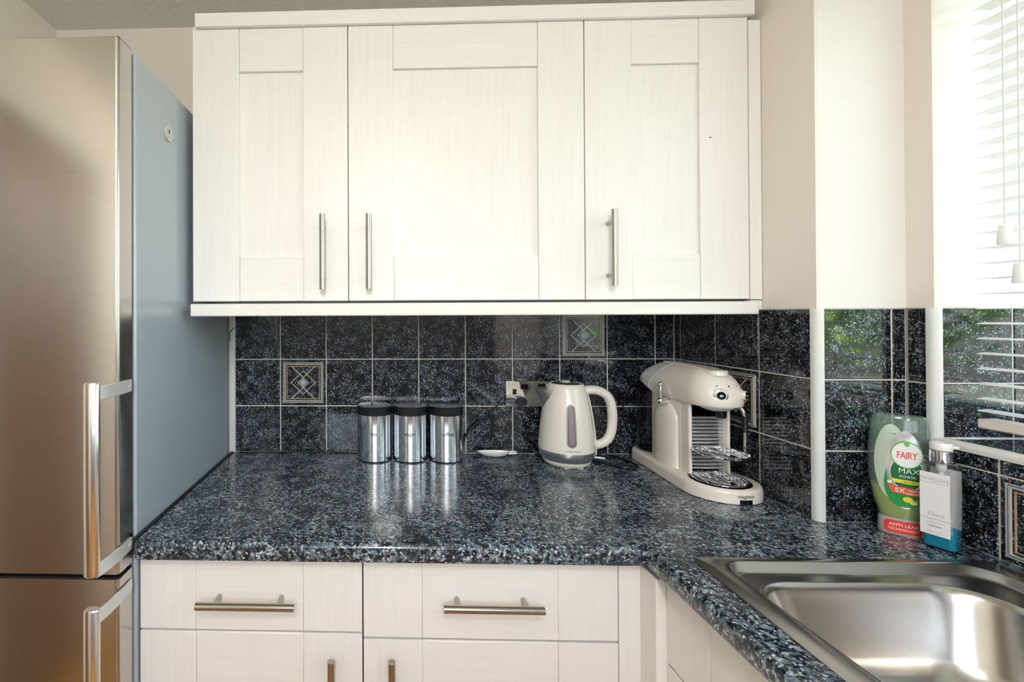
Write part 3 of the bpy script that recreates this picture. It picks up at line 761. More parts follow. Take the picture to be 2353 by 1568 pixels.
# ------------------------------------------------------------------ kettle
def kettle():
    t = thing('electric_kettle', 'cream electric kettle with steel base band standing by the socket', 'kettle', (1.0570, -.0955, CT), local=True)
    KR, KZ = .935, 1.02
    K = lambda pr: [(r*KR if r > .001 else r, z*KZ) for r, z in pr]
    obj('power_base', MB().lathe(K([(.0001, 0), (.060, 0), (.0655, .003), (.0735, .0105), (.0745, .015), (.070, .0165), (.0001, .0165)]), (0, 0), 64), KCREAM, parent=t)
    for a in (-1.9, -1.2, -.4, 1.5): obj('foot', MB().box(.053*math.cos(a)-.008, .053*math.cos(a)+.008, .053*math.sin(a)-.006, .053*math.sin(a)+.006, -.0001, .0035), KCREAM, parent=t)
    obj('steel_band', MB().lathe(K([(.068, .0165), (.0765, .0185), (.0825, .027), (.0858, .0395), (.0862, .0465), (.083, .0465), (.0001, .03)]), (0, 0), 72), KSTEEL, parent=t, angle=30)
    prof = K([(.083, .0460), (.0865, .0465), (.0868, .050), (.0845, .080), (.0812, .110), (.0772, .140), (.0722, .170), (.0668, .196), (.0625, .213), (.0595, .224), (.0560, .2325), (.0520, .237), (.0490, .2380), (.047, .2365)])
    obj('body', MB().lathe(prof, (0, 0), 72), KCREAM, parent=t, angle=30)
    obj('lid', MB().lathe(K([(.0001, .2420), (.014, .2415), (.03, .2405), (.040, .2390), (.046, .2368), (.0488, .2340)]), (0, 0), 56), simple('dark_grey_kettle_lid', (.05, .05, .05), .2), parent=t)
    obj('lid_button', MB().lathe(K([(.0001, .2455), (.010, .2450), (.0145, .2430), (.0148, .2410)]), (0, 0), 32), KCREAM, parent=t)
    # spout, pointing to the left
    sp = []
    for (dx, z, hw, dep) in ((-.066, .158, .0008, .002), (-.071, .175, .010, .012), (-.079, .196, .020, .022), (-.092, .222, .026, .030), (-.0945, .2265, .026, .030)):
        sp.append((dx, z, hw))
    mb = MB(); loops = []
    for (dx, z, hw) in sp:
        base = -.040
        loops.append([(base, hw*1.2, z), (dx+.022, hw*1.1, z), (dx+.004, hw*.35, z), (dx, 0, z), (dx+.004, -hw*.35, z), (dx+.022, -hw*1.1, z), (base, -hw*1.2, z)])
    mb.loft(loops)
    obj('spout', mb, brushed('spout_steel', (.70, .70, .68), .36, sc=(60, 60, 60), bump=.02), parent=t, angle=50)
    # handle (right side), slightly towards the camera
    A = math.radians(-6); ca, sa = math.cos(A), math.sin(A)
    hp = [(.0500, .2190), (.070, .2230), (.092, .2210), (.113, .210), (.126, .190), (.1315, .160), (.132, .130), (.1285, .100), (.119, .077), (.104, .064), (.088, .0590), (.074, .060)]
    pth = smooth_path([(r*ca, r*sa, z) for r, z in hp], 5)
    N = len(pth); rad = [(.0130+.0040*math.sin(PI*min(1, i/(N*.6))), .0135) for i in range(N)]
    obj('handle', MB().tube(pth, rad, 18), KHAND, parent=t)
    obj('handle_spine', MB().loft([[(r*ca+o*sa, r*sa-o*ca, z) for o in (-.011, .011) for _ in (0,)]+[((r-.006)*ca+o*sa, (r-.006)*sa-o*ca, z) for o in (.011, -.011)] for r, z in ((.0845, .0300), (.0848, .055), (.0812, .100), (.0752, .145), (.0660, .195), (.0565, .228))]), KCREAM, parent=t, bevel=.001)
    obj('lid_release', MB().tube([((.098)*ca, .098*sa, .2290), (.114*ca, .114*sa, .2210), (.124*ca, .124*sa, .208)], [(.008, .004), (.009, .0045), (.006, .003)], 14), KHAND, parent=t)
    # water window on the front right
    def on(u, z, off):
        r = .0868*KR
        for (ra, za), (rb, zb) in zip(prof, prof[1:]):
            if za <= z <= zb: r = ra+(rb-ra)*(z-za)/(zb-za); break
        a = math.radians(-73)-.0+u/.08
        a = math.radians(-90)+u/.08+A_W
        return ((r+off)*math.cos(a), (r+off)*math.sin(a), z)
    A_W = math.radians(-10)
    def stad(hw, z0, z1, off0, off1):
        pts = [(hw*math.cos(a), z1+hw*math.sin(a)) for a in [PI*i/10 for i in range(11)]]+[(hw*math.cos(a), z0+hw*math.sin(a)) for a in [PI+PI*i/10 for i in range(11)]]
        # split the straight sides so that they follow the body
        q = []
        for i, p in enumerate(pts):
            nx = pts[(i+1) % len(pts)]; q.append(p)
            if abs(nx[1]-p[1]) > .03: q += [(p[0]+(nx[0]-p[0])*k/8, p[1]+(nx[1]-p[1])*k/8) for k in range(1, 8)]
        return [on(u, z, off0) for u, z in q], [on(u, z, off1) for u, z in q]
    def strip(hw, z0, z1, off):
        m_ = MB(); rows = []
        zz = [z0-hw*math.cos(PI/2*k/8) for k in range(8)]+[z0+(z1-z0)*k/14 for k in range(15)]+[z1+hw*math.sin(PI/2*k/8) for k in range(1, 9)]
        for z in zz:
            if z < z0: w = math.sqrt(max(0, hw*hw-(z0-z)**2))
            elif z > z1: w = math.sqrt(max(0, hw*hw-(z-z1)**2))
            else: w = hw
            w = max(w, .0004)
            rows.append([on(w*s, z, -.003) for s in (-1,)]+[on(w*s, z, off) for s in (-1, -.6, 0, .6, 1)]+[on(w, z, -.003)])
        m_.loft(rows, True, True, closed=False)
        return m_
    gmat = simple('mauve_grey_gauge_frame', (.36, .32, .31), .3)
    obj('gauge_frame', strip(.0138, .0800, .1750, .0016), gmat, parent=t, angle=60)
    obj('gauge_window', strip(.0098, .0800, .1750, .0022), simple('dark_gauge_edge', (.10, .08, .09), .15), parent=t, angle=60)
    obj('gauge_water', strip(.0080, .0815, .1735, .0027), simple('mauve_gauge_water', (.27, .22, .23), .12, bump=.4, bscale=500), parent=t, angle=60)
    fn = lambda x, y: on(x, .0595+y, .0004)
    fn2 = lambda x, y: on(x+.003, .0570+y, .0004)
    obj('lettering', text_mb('morphy richards', .0062, fn2, bold=.00003), INK, parent=t, smooth=False)
    obj('switch', MB().tube([(.074, -.018, .0235), (.092, -.021, .0225), (.104, -.024, .0215)], [(.006, .003), (.0065, .0032), (.005, .0025)], 14), WHITEPL, parent=t, label='small white on switch')
    cord = smooth_path([(.060, .030, .006), (.085, .010, .004), (.115, -.020, .0035), (.145, -.048, .0035), (.172, -.052, .0035), (.190, -.044, .0035), (.196, -.030, .0035)])
    obj('cable', MB().tube(cord, .0035, 10), BLACKPL, parent=t)
    cord = smooth_path([(.055, .055, .006), (.10, .072, .0035), (.14, .075, .0035), (.17, .055, .0035), (.190, .010, .0035), (.196, -.030, .0035)])
    obj('cable', MB().tube(cord, .0035, 10), BLACKPL, parent=t)
kettle()

# ------------------------------------------------------------------ coffee machine
def coffee_machine():
    cx = 1.3480
    t = thing('coffee_machine', 'cream pod coffee machine with chrome cup trays in the tiled corner', 'coffee machine', (cx, -.20, CT), local=True)
    # local frame: x to the right, y to the back wall (0 at world y=-.20), z up from the worktop
    Y = lambda y: y+.20
    cF, cB = (.002, Y(-.319)), (-.014, Y(-.063))
    def outline(rF, rB, z):
        """convex hull outline of the two end circles"""
        pts = []
        dx, dy = cB[0]-cF[0], cB[1]-cF[1]; D = math.hypot(dx, dy); th = math.atan2(dy, dx); be = math.acos((rF-rB)/D)
        for k in range(25):
            a = th+be+(2*PI-2*be)*k/24; pts.append((cF[0]+rF*math.cos(a), cF[1]+rF*math.sin(a), z))
        for k in range(13):
            a = th-be+2*be*k/12; pts.append((cB[0]+rB*math.cos(a), cB[1]+rB*math.sin(a), z))
        return pts
    rF, rB = .0865, .0580
    b = MB().loft([outline(rF-.003, rB-.003, 0), outline(rF, rB, .002), outline(rF, rB, .024), outline(rF-.0015, rB-.0015, .0295), outline(rF-.005, rB-.005, .0330), outline(rF-.009, rB-.009, .0343)])
    obj('base', b, MCREAM, parent=t, angle=50)
    obj('front_notch_shade', MB().loft([[(cF[0]+(rF-.004)*math.sin(a), cF[1]-(rF-.004)*math.cos(a), z) for a in (-.135, -.05, .035, .12, .205)]+[(cF[0]+(rF+.0004)*math.sin(a), cF[1]-(rF+.0004)*math.cos(a), z) for a in (.205, .12, .035, -.05, -.135)] for z in (.0018, .0125)]), BLACKGL, parent=t)  # dark block painted in for the shade of the notch opening
    fn = lambda x, y: (cF[0]+(rF+.0004)*math.sin(.035+x/rF), cF[1]-(rF+.0004)*math.cos(.035+x/rF), .0205+y)
    obj('lettering', text_mb('magimix', .0118, fn, bold=.00006), INK, parent=t, smooth=False)
    # column
    col = MB().loft([rrect(-.053, .054, Y(-.272), Y(-.114), .018, z, 5) for z in (.0335, .2250)])
    obj('column', col, MCREAM, parent=t, angle=50)
    for a, b_ in ((-.0530, -.0440), (.0455, .0525)):
        obj('front_post', MB().box(a, b_, Y(-.2925), Y(-.262), .0335, .2225), MCREAM, parent=t, bevel=.003, seg=3)
    # bottle-shaped bulge on the left flank
    def bulge(z, s):
        return [(-.049-.0185*s*math.sin(a)**.8 if 0 < a < PI else -.049, Y(-.1950)-.0530*s*math.cos(a)*1.0, z) for a in [PI*k/20 for k in range(21)]]+[(-.040, Y(-.1950)+.0530*s, z), (-.040, Y(-.1950)-.0530*s, z)]
    zz = [(.0338, 1.06), (.040, 1.0), (.155, 1.0)]+[(.155+.054*math.sin(a), max(.04, math.cos(a))) for a in [PI/2*k/9 for k in range(1, 10)]]
    obj('flank_bulge', MB().loft([bulge(z, s) for z, s in zz]), MCREAM, parent=t, angle=60)
    # ribbed plate
    rp = MB().box(-.0415, .045, Y(-.272), Y(-.268), .0335, .222)
    for k in range(15):
        z = .046+k*.0094
        if .098 < z < .112: pass
        rp.tube([(-.0405, Y(-.2725), z), (.0440, Y(-.2725), z)], (.0041), 10)
    obj('ribbed_plate', rp, simple('chrome_rib', (.74, .75, .78), .28, metal=1), parent=t, angle=40)
    # trays
    def tray(zc, r, cyy, nm):
        p = obj(nm, MB().lathe([(.0001, zc-.004), (r-.004, zc-.004), (r, zc-.001), (r, zc+.0015), (r-.002, zc+.0028), (r-.005, zc+.0020), (r-.006, zc), (.0001, zc)], (-.004, cyy), 56), CHROME, parent=t, angle=40)
        g_ = MB()
        for k in range(-5, 6):
            if k == 0: continue
            x = k*.0092; L = math.sqrt(max(0, (r-.007)**2-x*x))
            g_.tube([(-.004+x, cyy-L, zc+.0016), (-.004+x, cyy+L, zc+.0016)], .0021, 8)
        g_.box(-.004-.0058, -.004+.0058, cyy-r+.006, cyy+r-.006, zc, zc+.0030)
        obj('grille', g_, CHROME, parent=p, angle=40)
        return p
    tray(.1035, .0585, Y(-.336), 'cup_tray')
    obj('tray_bracket', MB().box(-.030, .030, Y(-.300), Y(-.270), .0985, .1015), CHROME2, parent=t)
    obj('drip_well', MB().lathe([(.0001, .0345), (.0625, .0345), (.0640, .0352), (.0655, .0345), (.0655, .0338)], (-.004, Y(-.330)), 56), BLACKGL, parent=t)
    tray(.0368, .0600, Y(-.330), 'drip_tray')
    # head: stack of stadium outlines
    def stadium(w, yb, yf, z, pf=2.25):
        pts = []
        for k in range(25):
            a = PI+PI*k/24; c, s = math.cos(a), math.sin(a)
            pts.append((w*math.copysign(abs(c)**(2/pf), c), yf+w*1.05+w*1.05*math.copysign(abs(s)**(2/pf), s), z))
        for k in range(25):
            a = PI*k/24; c, s = math.cos(a), math.sin(a)
            pts.append((w*math.copysign(abs(c)**(2/pf), c), yb-w+w*math.copysign(abs(s)**(2/pf), s), z))
        return pts
    lev = [(.2185, .0560, -.120, -.3590), (.2192, .0585, -.112, -.3630), (.2240, .0605, -.098, -.3655), (.2350, .0620, -.068, -.3650), (.2480, .0625, -.0400, -.3630), (.2600, .0612, -.0400, -.3590), (.2720, .0575, -.0480, -.3530),
           (.2830, .0525, -.062, -.3450), (.2930, .0455, -.080, -.3350), (.3010, .0375, -.098, -.3220), (.3070, .0280, -.114, -.3060), (.3105, .0180, -.130, -.2900), (.3118, .0080, -.142, -.272)]
    obj('head', MB().loft([stadium(w, Y(yb), Y(yf), z) for z, w, yb, yf in lev]), MCREAM, parent=t, angle=60)
    # grey rear cover: a slightly larger copy of the rear of the head, cut by a sloping arc
    rc = []
    for z, w, yb, yf in lev:
        w2 = w+.0009; yc = -.112-.070*(max(0, z-.219)/.093)**1.3
        ybb = Y(yb)+.0009; pts = []
        for k in range(25):
            a = PI*k/24; c, s = math.cos(a), math.sin(a)
            pts.append((w2*math.copysign(abs(c)**(2/2.25), c), ybb-w2+w2*abs(s)**(2/2.25), z+(.0006 if z > .30 else 0)))
        pts = [(w2, min(Y(yc), ybb-w2-.0001), z+(.0006 if z > .30 else 0))]+pts+[(-w2, min(Y(yc), ybb-w2-.0001), z+(.0006 if z > .30 else 0))]
        rc.append(pts)
    obj('rear_cover', MB().loft(rc, True, True), MGREY, parent=t, angle=60)
    # lid lever on top with a rounded tab
    lo = []
    def lev_out(z, g0):
        L = []
        for k in range(15):
            a = PI+PI*k/14; L.append(((.0235-g0)*math.cos(a), Y(-.318)+(.0235-g0)*math.sin(a), z(Y(-.318))))
        for yy, ww in ((Y(-.28), .0220), (Y(-.22), .0215), (Y(-.13), .0215)): L.append((ww-g0, yy, z(yy)))
        for yy, ww in ((Y(-.13), .0215), (Y(-.22), .0215), (Y(-.28), .0220)): L.append((-(ww-g0), yy, z(yy)))
        return L
    topz = lambda yy: .3100-(0.10*max(0, Y(-.262)-yy))
    obj('lid_lever', MB().loft([lev_out(lambda y: topz(y)-.010, 0), lev_out(lambda y: topz(y)+.0010, 0), lev_out(lambda y: topz(y)+.0030, .0025), lev_out(lambda y: topz(y)+.0034, .006)]), MCREAM, parent=t, angle=60)
    # knobs on the nose
    def knob(ang, zc, parts, nm):
        d = Vector((math.sin(ang), -math.cos(ang), 0)); c0 = Vector((0, Y(-.3640)+.0640, zc))
        base = c0+d*.0615
        o = None
        for (d0, d1, r0, r1, m, n2) in parts:
            mbk = MB().tube([base+d*d0, base+d*(d0+.0006), base+d*(d1-.0008), base+d*d1], [r0*.97, r0, r1, r1*.94], 32)
            oo = obj(n2 if o else nm, mbk, m, parent=o or t, angle=40)
            o = o or oo
        return base, d, o
    ring = simple('satin_dial_ring', (.62, .62, .60), .25, metal=.6)
    def cup_icon(base, d, dist, par):
        s = d.cross(Vector((0, 0, 1))); s.normalize()
        P = lambda u, v: tuple(base+d*dist+s*(-u)+Vector((0, 0, v)))
        m_ = MB()
        def poly(pts): m_.add([P(*p) for p in pts], [tuple(range(len(pts)))])
        poly([(-.0032, .0018), (.0018, .0018), (.0012, -.0018), (-.0026, -.0018)]); poly([(-.0042, -.0028), (.003, -.0028), (.003, -.0036), (-.0042, -.0036)])
        poly([(.0018, .0016), (.0040, .0012), (.0036, -.0008), (.0014, -.0010), (.0014, -.0004), (.0029, -.0003), (.0031, .0006), (.0017, .0009)])
        obj('cup_mark', m_, WHITEPL, parent=par, smooth=False)
    b1, d1, k1 = knob(math.radians(-18), .2500, [(-.004, .0022, .0165, .0160, ring, 'dial'), (.0022, .0040, .0118, .0112, MCREAM, 'dial_cap'), (.0040, .0052, .0095, .0092, BLACKGL, 'dial_face')], 'dial')
    cup_icon(b1, d1, .0056, k1)
    b2, d2, k2 = knob(math.radians(34), .2500, [(-.004, .0018, .0150, .0145, MCREAM, 'brew_knob'), (.0018, .0120, .0118, .0105, MCREAM, 'knob_stem'), (.0120, .0128, .0098, .0095, CHROME, 'knob_ring'), (.0128, .0136, .0085, .0084, BLACKGL, 'knob_face')], 'brew_knob')
    cup_icon(b2, d2, .0140, k2)
    for a in (-24, 4, 28):
        d = Vector((math.sin(math.radians(a)), -math.cos(math.radians(a)), 0)); c0 = Vector((0, Y(-.3640)+.0640, .2715))
        obj('indicator', MB().tube([c0+d*.046, c0+d*.0550], .0016, 10), BLACKGL, parent=t)
    # lever on the left flank
    lv = MB().tube([(-.066, Y(-.2105), .2110), (-.0745, Y(-.2080), .2150), (-.0730, Y(-.2030), .2520)], [.0045, .0042, .0030], 14)
    lvo = obj('steam_lever', lv, CHROME, parent=t)
    obj('lever_ball', MB().sphere((-.0730, Y(-.2030), .2550), .0060, 12), CHROME, parent=lvo)
    obj('lever_knob', MB().sphere((-.0780, Y(-.2110), .2110), .0092, 12), CHROME, parent=lvo)
    obj('lever_hub', MB().tube([(-.054, Y(-.2110), .2110), (-.076, Y(-.2110), .2110)], [.0085, .0075], 20), CHROME, parent=lvo)
    # under the head
    obj('outlet_cowl', MB().lathe([(.040, .2190), (.034, .2130), (.018, .2070), (.0001, .2060)], (-.006, Y(-.325)), 32), MGREY, parent=t)
    obj('coffee_outlet', MB().lathe([(.0125, .2120), (.0120, .1900), (.0095, .1880), (.0001, .1880)], (.004, Y(-.325)), 24), BLACKGL, parent=t)
    # hot-water wand on the right
    wp = smooth_path([(.046, Y(-.275), .2130), (.058, Y(-.290), .2150), (.070, Y(-.305), .2080), (.0735, Y(-.310), .1900), (.0745, Y(-.311), .150), (.0745, Y(-.311), .098)])
    wo = obj('steam_wand', MB().tube(wp, .0042, 12), CHROME, parent=t)
    rg = []
    for k in range(9): rg += [(.0745, Y(-.3107), .190-.0050*k), (.0745, Y(-.3107), .190-.0050*k-.0026)]
    obj('wand_grip', MB().tube(rg, [.0072 if i % 2 else .0062 for i in range(len(rg))], 14), BLACKPL, parent=wo)
    # water tank behind the column
    tk = obj('water_tank', MB().loft([rrect(-.058, .046, Y(-.1135), Y(-.014), .048, z, 8) for z in (.0345, .2180)]), TANK, parent=t, angle=50)
    obj('tank_seat', MB().loft([rrect(-.053, .041, Y(-.1130), Y(-.019), .044, z, 8) for z in (.0350, .0400)]), BLACKGL, parent=tk, angle=50)
    obj('cable', MB().tube(smooth_path([(-.040, Y(-.040), .245), (-.063, Y(-.022), .220), (-.078, Y(-.016), .170), (-.074, Y(-.012), .110), (-.050, Y(-.010), .06), (-.01, Y(-.010), .012)]), .0020, 8), BLACKPL, parent=t)
coffee_machine()

# ------------------------------------------------------------------ washing-up liquid bottle (its face turned to the camera)
def interp(tab, z):
    for (z0, *a), (z1, *b) in zip(tab, tab[1:]):
        if z0 <= z <= z1:
            k = (z-z0)/(z1-z0); k = k*k*(3-2*k)*.5+k*.5
            return [p+(q-p)*k for p, q in zip(a, b)]
    return list(tab[-1][1:]) if z > tab[-1][0] else list(tab[0][1:])
def detergent():
    u = Vector((.76, -.65)); rz = math.atan2(u.y, u.x)
    t = thing('detergent_bottle', 'green tinted washing-up liquid bottle with red cap label, by the white corner trim', 'bottle', (1.5610, -.5335, CT), rz=rz, local=True)
    # local: x along the face, -y towards the camera
    tab = [(.034, .0290, .0190), (.044, .0318, .0200), (.070, .0385, .0215), (.100, .0425, .0222), (.135, .0442, .0225), (.170, .0440, .0222), (.205, .0415, .0235), (.232, .0385, .0190), (.2395, .0372, .0175), (.2410, .0350, .0160)]
    PW = 2.6
    def ring(z, s=1.0, n=48):
        a, b = interp(tab, z); out = []
        for k in range(n):
            q = 2*PI*k/n; c, d = math.cos(q), math.sin(q)
            out.append((s*a*math.copysign(abs(c)**(2/PW), c), s*b*math.copysign(abs(d)**(2/PW), d), z))
        return out
    zs = [.034+.2070*k/40 for k in range(41)]
    obj('bottle', MB().loft([ring(z) for z in zs]), FAIRYB, parent=t, angle=60)
    lz = [.0355+(.0955-.0355)*k/14 for k in range(15)]
    obj('liquid', MB().loft([ring(z, .955) for z in lz]), OLIVE, parent=t, angle=60)
    cap = []
    for z, s in ((0, .97), (.002, 1), (.030, .97), (.0345, .90)):
        cap.append([(s*.0315*math.copysign(abs(math.cos(q))**.75, math.cos(q)), s*.0195*math.copysign(abs(math.sin(q))**.75, math.sin(q)), z) for q in [2*PI*k/48 for k in range(48)]])
    obj('cap', MB().loft(cap), simple('translucent_grey_cap', (.55, .56, .52), .25, trans=.3), parent=t, angle=50)
    def F(x, z, off):
        if z < .0345: a, b = .0315*(1-.03*z/.03), .0195*(1-.03*z/.03)
        else: a, b = interp(tab, z)
        k = min(.985, abs(x)/a); return (x, -b*(1-k**PW)**(1/PW)-off, z)
    ZM = lambda z: z if z < .034 else .0757+1.116*(z-.0655)
    def patch(name, pts, off, mat, c=None):
        pts = [(x, ZM(z)) for x, z in pts]
        """outline filled as rings around its centre so that it follows the bottle"""
        cx = sum(p[0] for p in pts)/len(pts); cz = sum(p[1] for p in pts)/len(pts)
        if c: cx, cz = c
        m_ = MB(); n = len(pts); R = 7
        vs = [F(cx, cz, off)]+[F(cx+(p[0]-cx)*r/R, cz+(p[1]-cz)*r/R, off) for r in range(1, R+1) for p in pts]
        fs = [(0, 1+i, 1+(i+1) % n) for i in range(n)]
        for r in range(R-1):
            fs += [(1+r*n+i, 1+(r+1)*n+i, 1+(r+1)*n+(i+1) % n, 1+r*n+(i+1) % n) for i in range(n)]
        m_.add(vs, fs); return obj(name, m_, mat, parent=t, angle=80)
    def dens(pts, m=6):
        out = []
        for i, p in enumerate(pts):
            q = pts[(i+1) % len(pts)]; out += [(p[0]+(q[0]-p[0])*k/m, p[1]+(q[1]-p[1])*k/m) for k in range(m)]
        return out
    LX = .0055                           # the print sits right of the middle
    patch('back_label', ellipse_pts(-.013, .1300, .0235, .068, 40, 2.0), .0003, LAB_P)
    patch('front_label', ellipse_pts(LX, .118, .0268, .0700, 48, 1.9), .0006, LAB_S)
    patch('green_band', ellipse_pts(LX, .092, .0290, .0420, 48, 2.2), .0009, LAB_G)
    patch('silver_ring', ellipse_pts(LX+.001, .1110, .0262, .0330, 48, 2.0), .0012, LAB_S)
    patch('green_ring', ellipse_pts(LX+.002, .1120, .0232, .0305, 48, 2.0), .0015, LAB_W)
    patch('green_oval', ellipse_pts(LX+.002, .1120, .0222, .0292, 48, 2.0), .0018, LAB_DG)
    patch('oval_border', ellipse_pts(LX+.002, .1455, .0218, .0240, 48, 2.0), .0022, LAB_LG)
    patch('oval_rim', ellipse_pts(LX+.002, .1455, .0203, .0222, 48, 2.0), .0025, LAB_W)
    patch('drop', ellipse_pts(LX+.002, .1655, .0040, .0052, 20, 1.6), .0029, LAB_LG)
    T = lambda nm, s, sz, x, z, m, bold=.0004, sp=1.0, off=.0031, sh=0, sy=1.0, rot=0: obj(nm, text_mb(s, sz, lambda a, b: F(x+a, ZM(z)+b*sy*(1.1 if z > .034 else 1)+a*rot, off), bold=bold, spacing=sp, shear=sh), m, parent=t, smooth=False)
    T('lettering', 'FAIRY', .0114, LX+.002, .1440, LAB_R, .00005, .93, sy=1.6)
    T('lettering', 'MAX', .0130, LX+.004, .1165, LAB_W, 0.0, 1.0)
    T('lettering', '\u00b7POWER\u00b7', .0060, LX+.003, .1062, LAB_W, .00006, 1.1)
    patch('yellow_band', dens([(LX-.0190, .1010), (LX+.0235, .0995), (LX+.0215, .0930), (LX-.0165, .0945)]), .0024, LAB_Y)
    T('lettering', 'LEMON', .0042, LX+.003, .0970, INK, .0, 1.2)
    patch('red_band', dens([(LX-.0250, .0885), (LX+.0255, .0850), (LX+.0235, .0725), (LX-.0185, .0755)]), .0027, LAB_O)
    T('lettering', '5X', .0115, LX-.0080, .0806, LAB_W, .00012, 1.0, .0034)
    T('lettering', 'FASTER', .0050, LX+.0120, .0820, LAB_W, .00005, 1.0, .0034, .25)
    T('lettering', 'CLEANING', .0046, LX+.0115, .0765, LAB_W, .00005, 1.0, .0034, .25)
    patch('lemon', ellipse_pts(LX+.0030, .0655, .0070, .0052, 24), .0029, LAB_Y)
    patch('lemon_slice', ellipse_pts(LX+.0105, .0608, .0052, .0036, 20), .0032, simple('pale_lemon_print', (.90, .80, .25), .4))
    patch('lemon_leaf', ellipse_pts(LX+.0150, .0655, .0040, .0018, 16, 1.4), .0030, LAB_LG)
    patch('recycle_box', dens([(LX-.0245, .0965), (LX-.0185, .0960), (LX-.0185, .0905), (LX-.0245, .0910)], 3), .0022, LAB_W)
    patch('cap_label', ellipse_pts(.0025, .0165, .0262, .0125, 48, 6.0), .0006, LAB_R)
    T('lettering', 'ANTI-LEAK', .0082, .0030, .0205, LAB_W, .00008, 1.0, .0012)
    T('lettering', 'TECHNOLOGY', .0062, .0030, .0120, LAB_W, .00006, 1.05, .0012)
detergent()

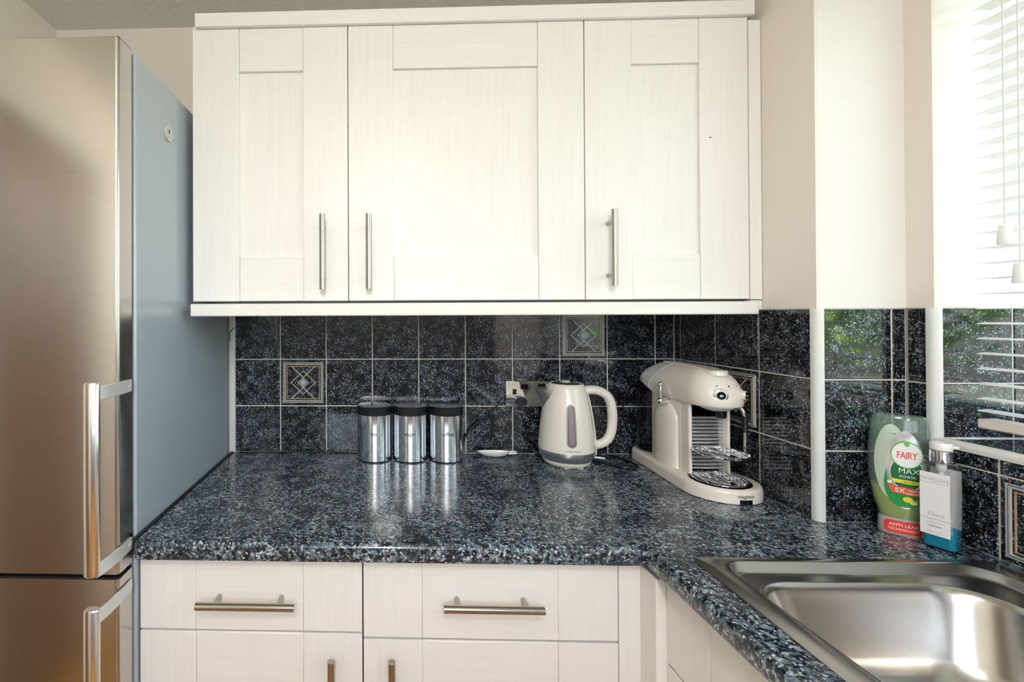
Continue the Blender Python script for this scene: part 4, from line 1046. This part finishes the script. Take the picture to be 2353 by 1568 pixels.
# ------------------------------------------------------------------ hand wash pump bottle
def soap():
    u = Vector((.35, -.94)); rz = math.atan2(u.y, u.x)
    t = thing('soap_dispenser', 'clear pump bottle of blue hand wash with white label, front of the green bottle', 'soap dispenser', (1.5705, -.5970, CT), rz=rz, local=True)
    a, b = .0225, .0170
    def rr(z, s=1.0, k=6): return rrect(-a*s, a*s, -b*s, b*s, .0085*s, z, k)
    obj('bottle', MB().loft([rr(.0, .95), rr(.002, 1), rr(.1560, 1), rr(.1625, .96), rr(.1650, .80)]), CLEARB, parent=t, angle=45)
    obj('liquid', MB().loft([rr(.004, .90), rr(.006, .93), rr(.0400, .93)]), BLUELIQ, parent=t, angle=45)
    obj('soap_film', MB().loft([rrect(-a*.90, a*.90, b*.80, b*.92, .001, z, 3) for z in (.0400, .1500)]), CLOUDY, parent=t)
    lw = .0205
    obj('label', MB().box(-lw-.0015, lw-.0035, -b-.0005, -b-.0001, .026, .1440), LAB_W, parent=t, smooth=False)
    obj('collar', MB().lathe([(.0001, .1640), (.0150, .1640), (.0152, .1655), (.0152, .1860), (.0142, .1870), (.0001, .187)], (0, 0), 40), CHROME, parent=t, angle=40)
    hd = MB().lathe([(.0001, .1870), (.0115, .1870), (.0148, .1885), (.0150, .1985), (.0135, .2020), (.0001, .2030)], (0, 0), 40)
    hd.loft([[(x, y*(1-.35*k), z+.0005*k) for (y, z) in ((-.0068, .1935), (.0068, .1935), (.0062, .1995), (-.0062, .1995))] for k, x in ((0, .006), (1, .0200), (1.6, .0225))])
    obj('pump_head', hd, WHITEPL, parent=t, angle=45)
    obj('pump_stem', MB().lathe([(.0075, .163), (.0070, .150), (.0040, .146), (.0035, .010), (.0001, .010)], (0, 0), 20), WHITEPL, parent=t)
    F = lambda x0, z0, rot=0: (lambda p, q: (x0+p, -b-.0008, z0+q))
    LX = -.0025
    def T(s, sz, x, z, m, bold=0, sp=1.0, sh=0): obj('lettering', text_mb(s, sz, F(x, z), bold=bold, spacing=sp, shear=sh), m, parent=t, smooth=False)
    fr = MB()
    for x0, x1, z0, z1 in ((-.0215, .0145, .1345, .1349), (-.0215, .0145, .1245, .1249), (.0141, .0145, .1245, .1349), (-.0215, -.0211, .1245, .1349)): fr.box(x0, x1, -b-.0007, -b-.0004, z0, z1)
    obj('label_frame', fr, GREYPRINT, parent=t, smooth=False)
    obj('label_rule', MB().box(-.0220, .0170, -b-.0007, -b-.0004, .0560, .0566), GREYPRINT, parent=t, smooth=False)
    T('THE WHITE COMPANY', .0032, LX, .1312, GREYPRINT); T('LONDON', .0026, LX, .1275, GREYPRINT, sp=1.3)
    T('Cassis', .0090, LX+.001, .0655, GREYPRINT, bold=-.00008, sh=.35)
    T('BATH, BODY & HOME', .0024, LX, .0500, GREYPRINT); T('&', .0024, LX, .0464, GREYPRINT); T('HAND WASH', .0028, LX, .0428, INK, bold=.00003)
    T('250ml e 8.5 fl oz', .0030, LX, .0320, GREYPRINT)
soap()

# ------------------------------------------------------------------ ceiling lamps and the garden beyond the window
for y, nm in ((-2.05, 'nearest the wall cabinets'), (-2.85, 'farther from the wall cabinets')):
    t = thing('ceiling_light', f'round white flush ceiling light {nm}', 'lamp', (.50, y, CE))
    obj('base', MB().lathe([(.0001, CE-.0005), (.19, CE-.0005), (.195, CE-.02), (.19, CE-.055), (.175, CE-.055), (.175, CE-.02), (.0001, CE-.02)], (.50, y), 48), WHITEPL, parent=t)
gl = MB().box(1.96, 14, -12, 8, FL-.35, FL-.25)
tag(obj('lawn', gl, GRASS, smooth=False), 'green lawn outside the kitchen window', 'lawn', kind='structure')
def hedge():
    mb = MB(); rnd = random.Random(3)
    blobs = [(5.2+rnd.uniform(-.5, .9), -7.0+k*.62+rnd.uniform(-.2, .2), rnd.uniform(-.2, 1.3), rnd.uniform(.5, .95)) for k in range(22)]
    for (x, y, z, r) in blobs:
        for _ in range(420):
            d = Vector((rnd.gauss(0, 1), rnd.gauss(0, 1), rnd.gauss(0, 1))).normalized()
            c = Vector((x, y, z))+d*r*rnd.uniform(.7, 1.0)*Vector((1, 1, 1.15)).length/1.78
            e1 = d.orthogonal().normalized(); e1.rotate(Matrix.Rotation(rnd.uniform(0, 6.28), 3, d)); e2 = d.cross(e1)
            e1 = (e1+d*rnd.uniform(-.6, .6)).normalized(); q = rnd.uniform(.05, .10)
            mb.add([c-e1*q, c+e2*q*.55, c+e1*q, c-e2*q*.55], [(0, 1, 2, 3)])
    tag(obj('garden_hedge', mb, LEAF, smooth=False), 'leafy green hedge in the garden outside the window', 'hedge', kind='stuff')
    tr = MB().tube([(3.3, -2.9, FL-.3), (3.32, -2.88, .4), (3.28, -2.92, 1.6), (3.36, -2.85, 2.8)], [.14, .12, .11, .08], 12)
    tag(obj('tree_trunk', tr, BARK), 'grey tree trunk in front of the garden hedge', 'tree')
hedge()
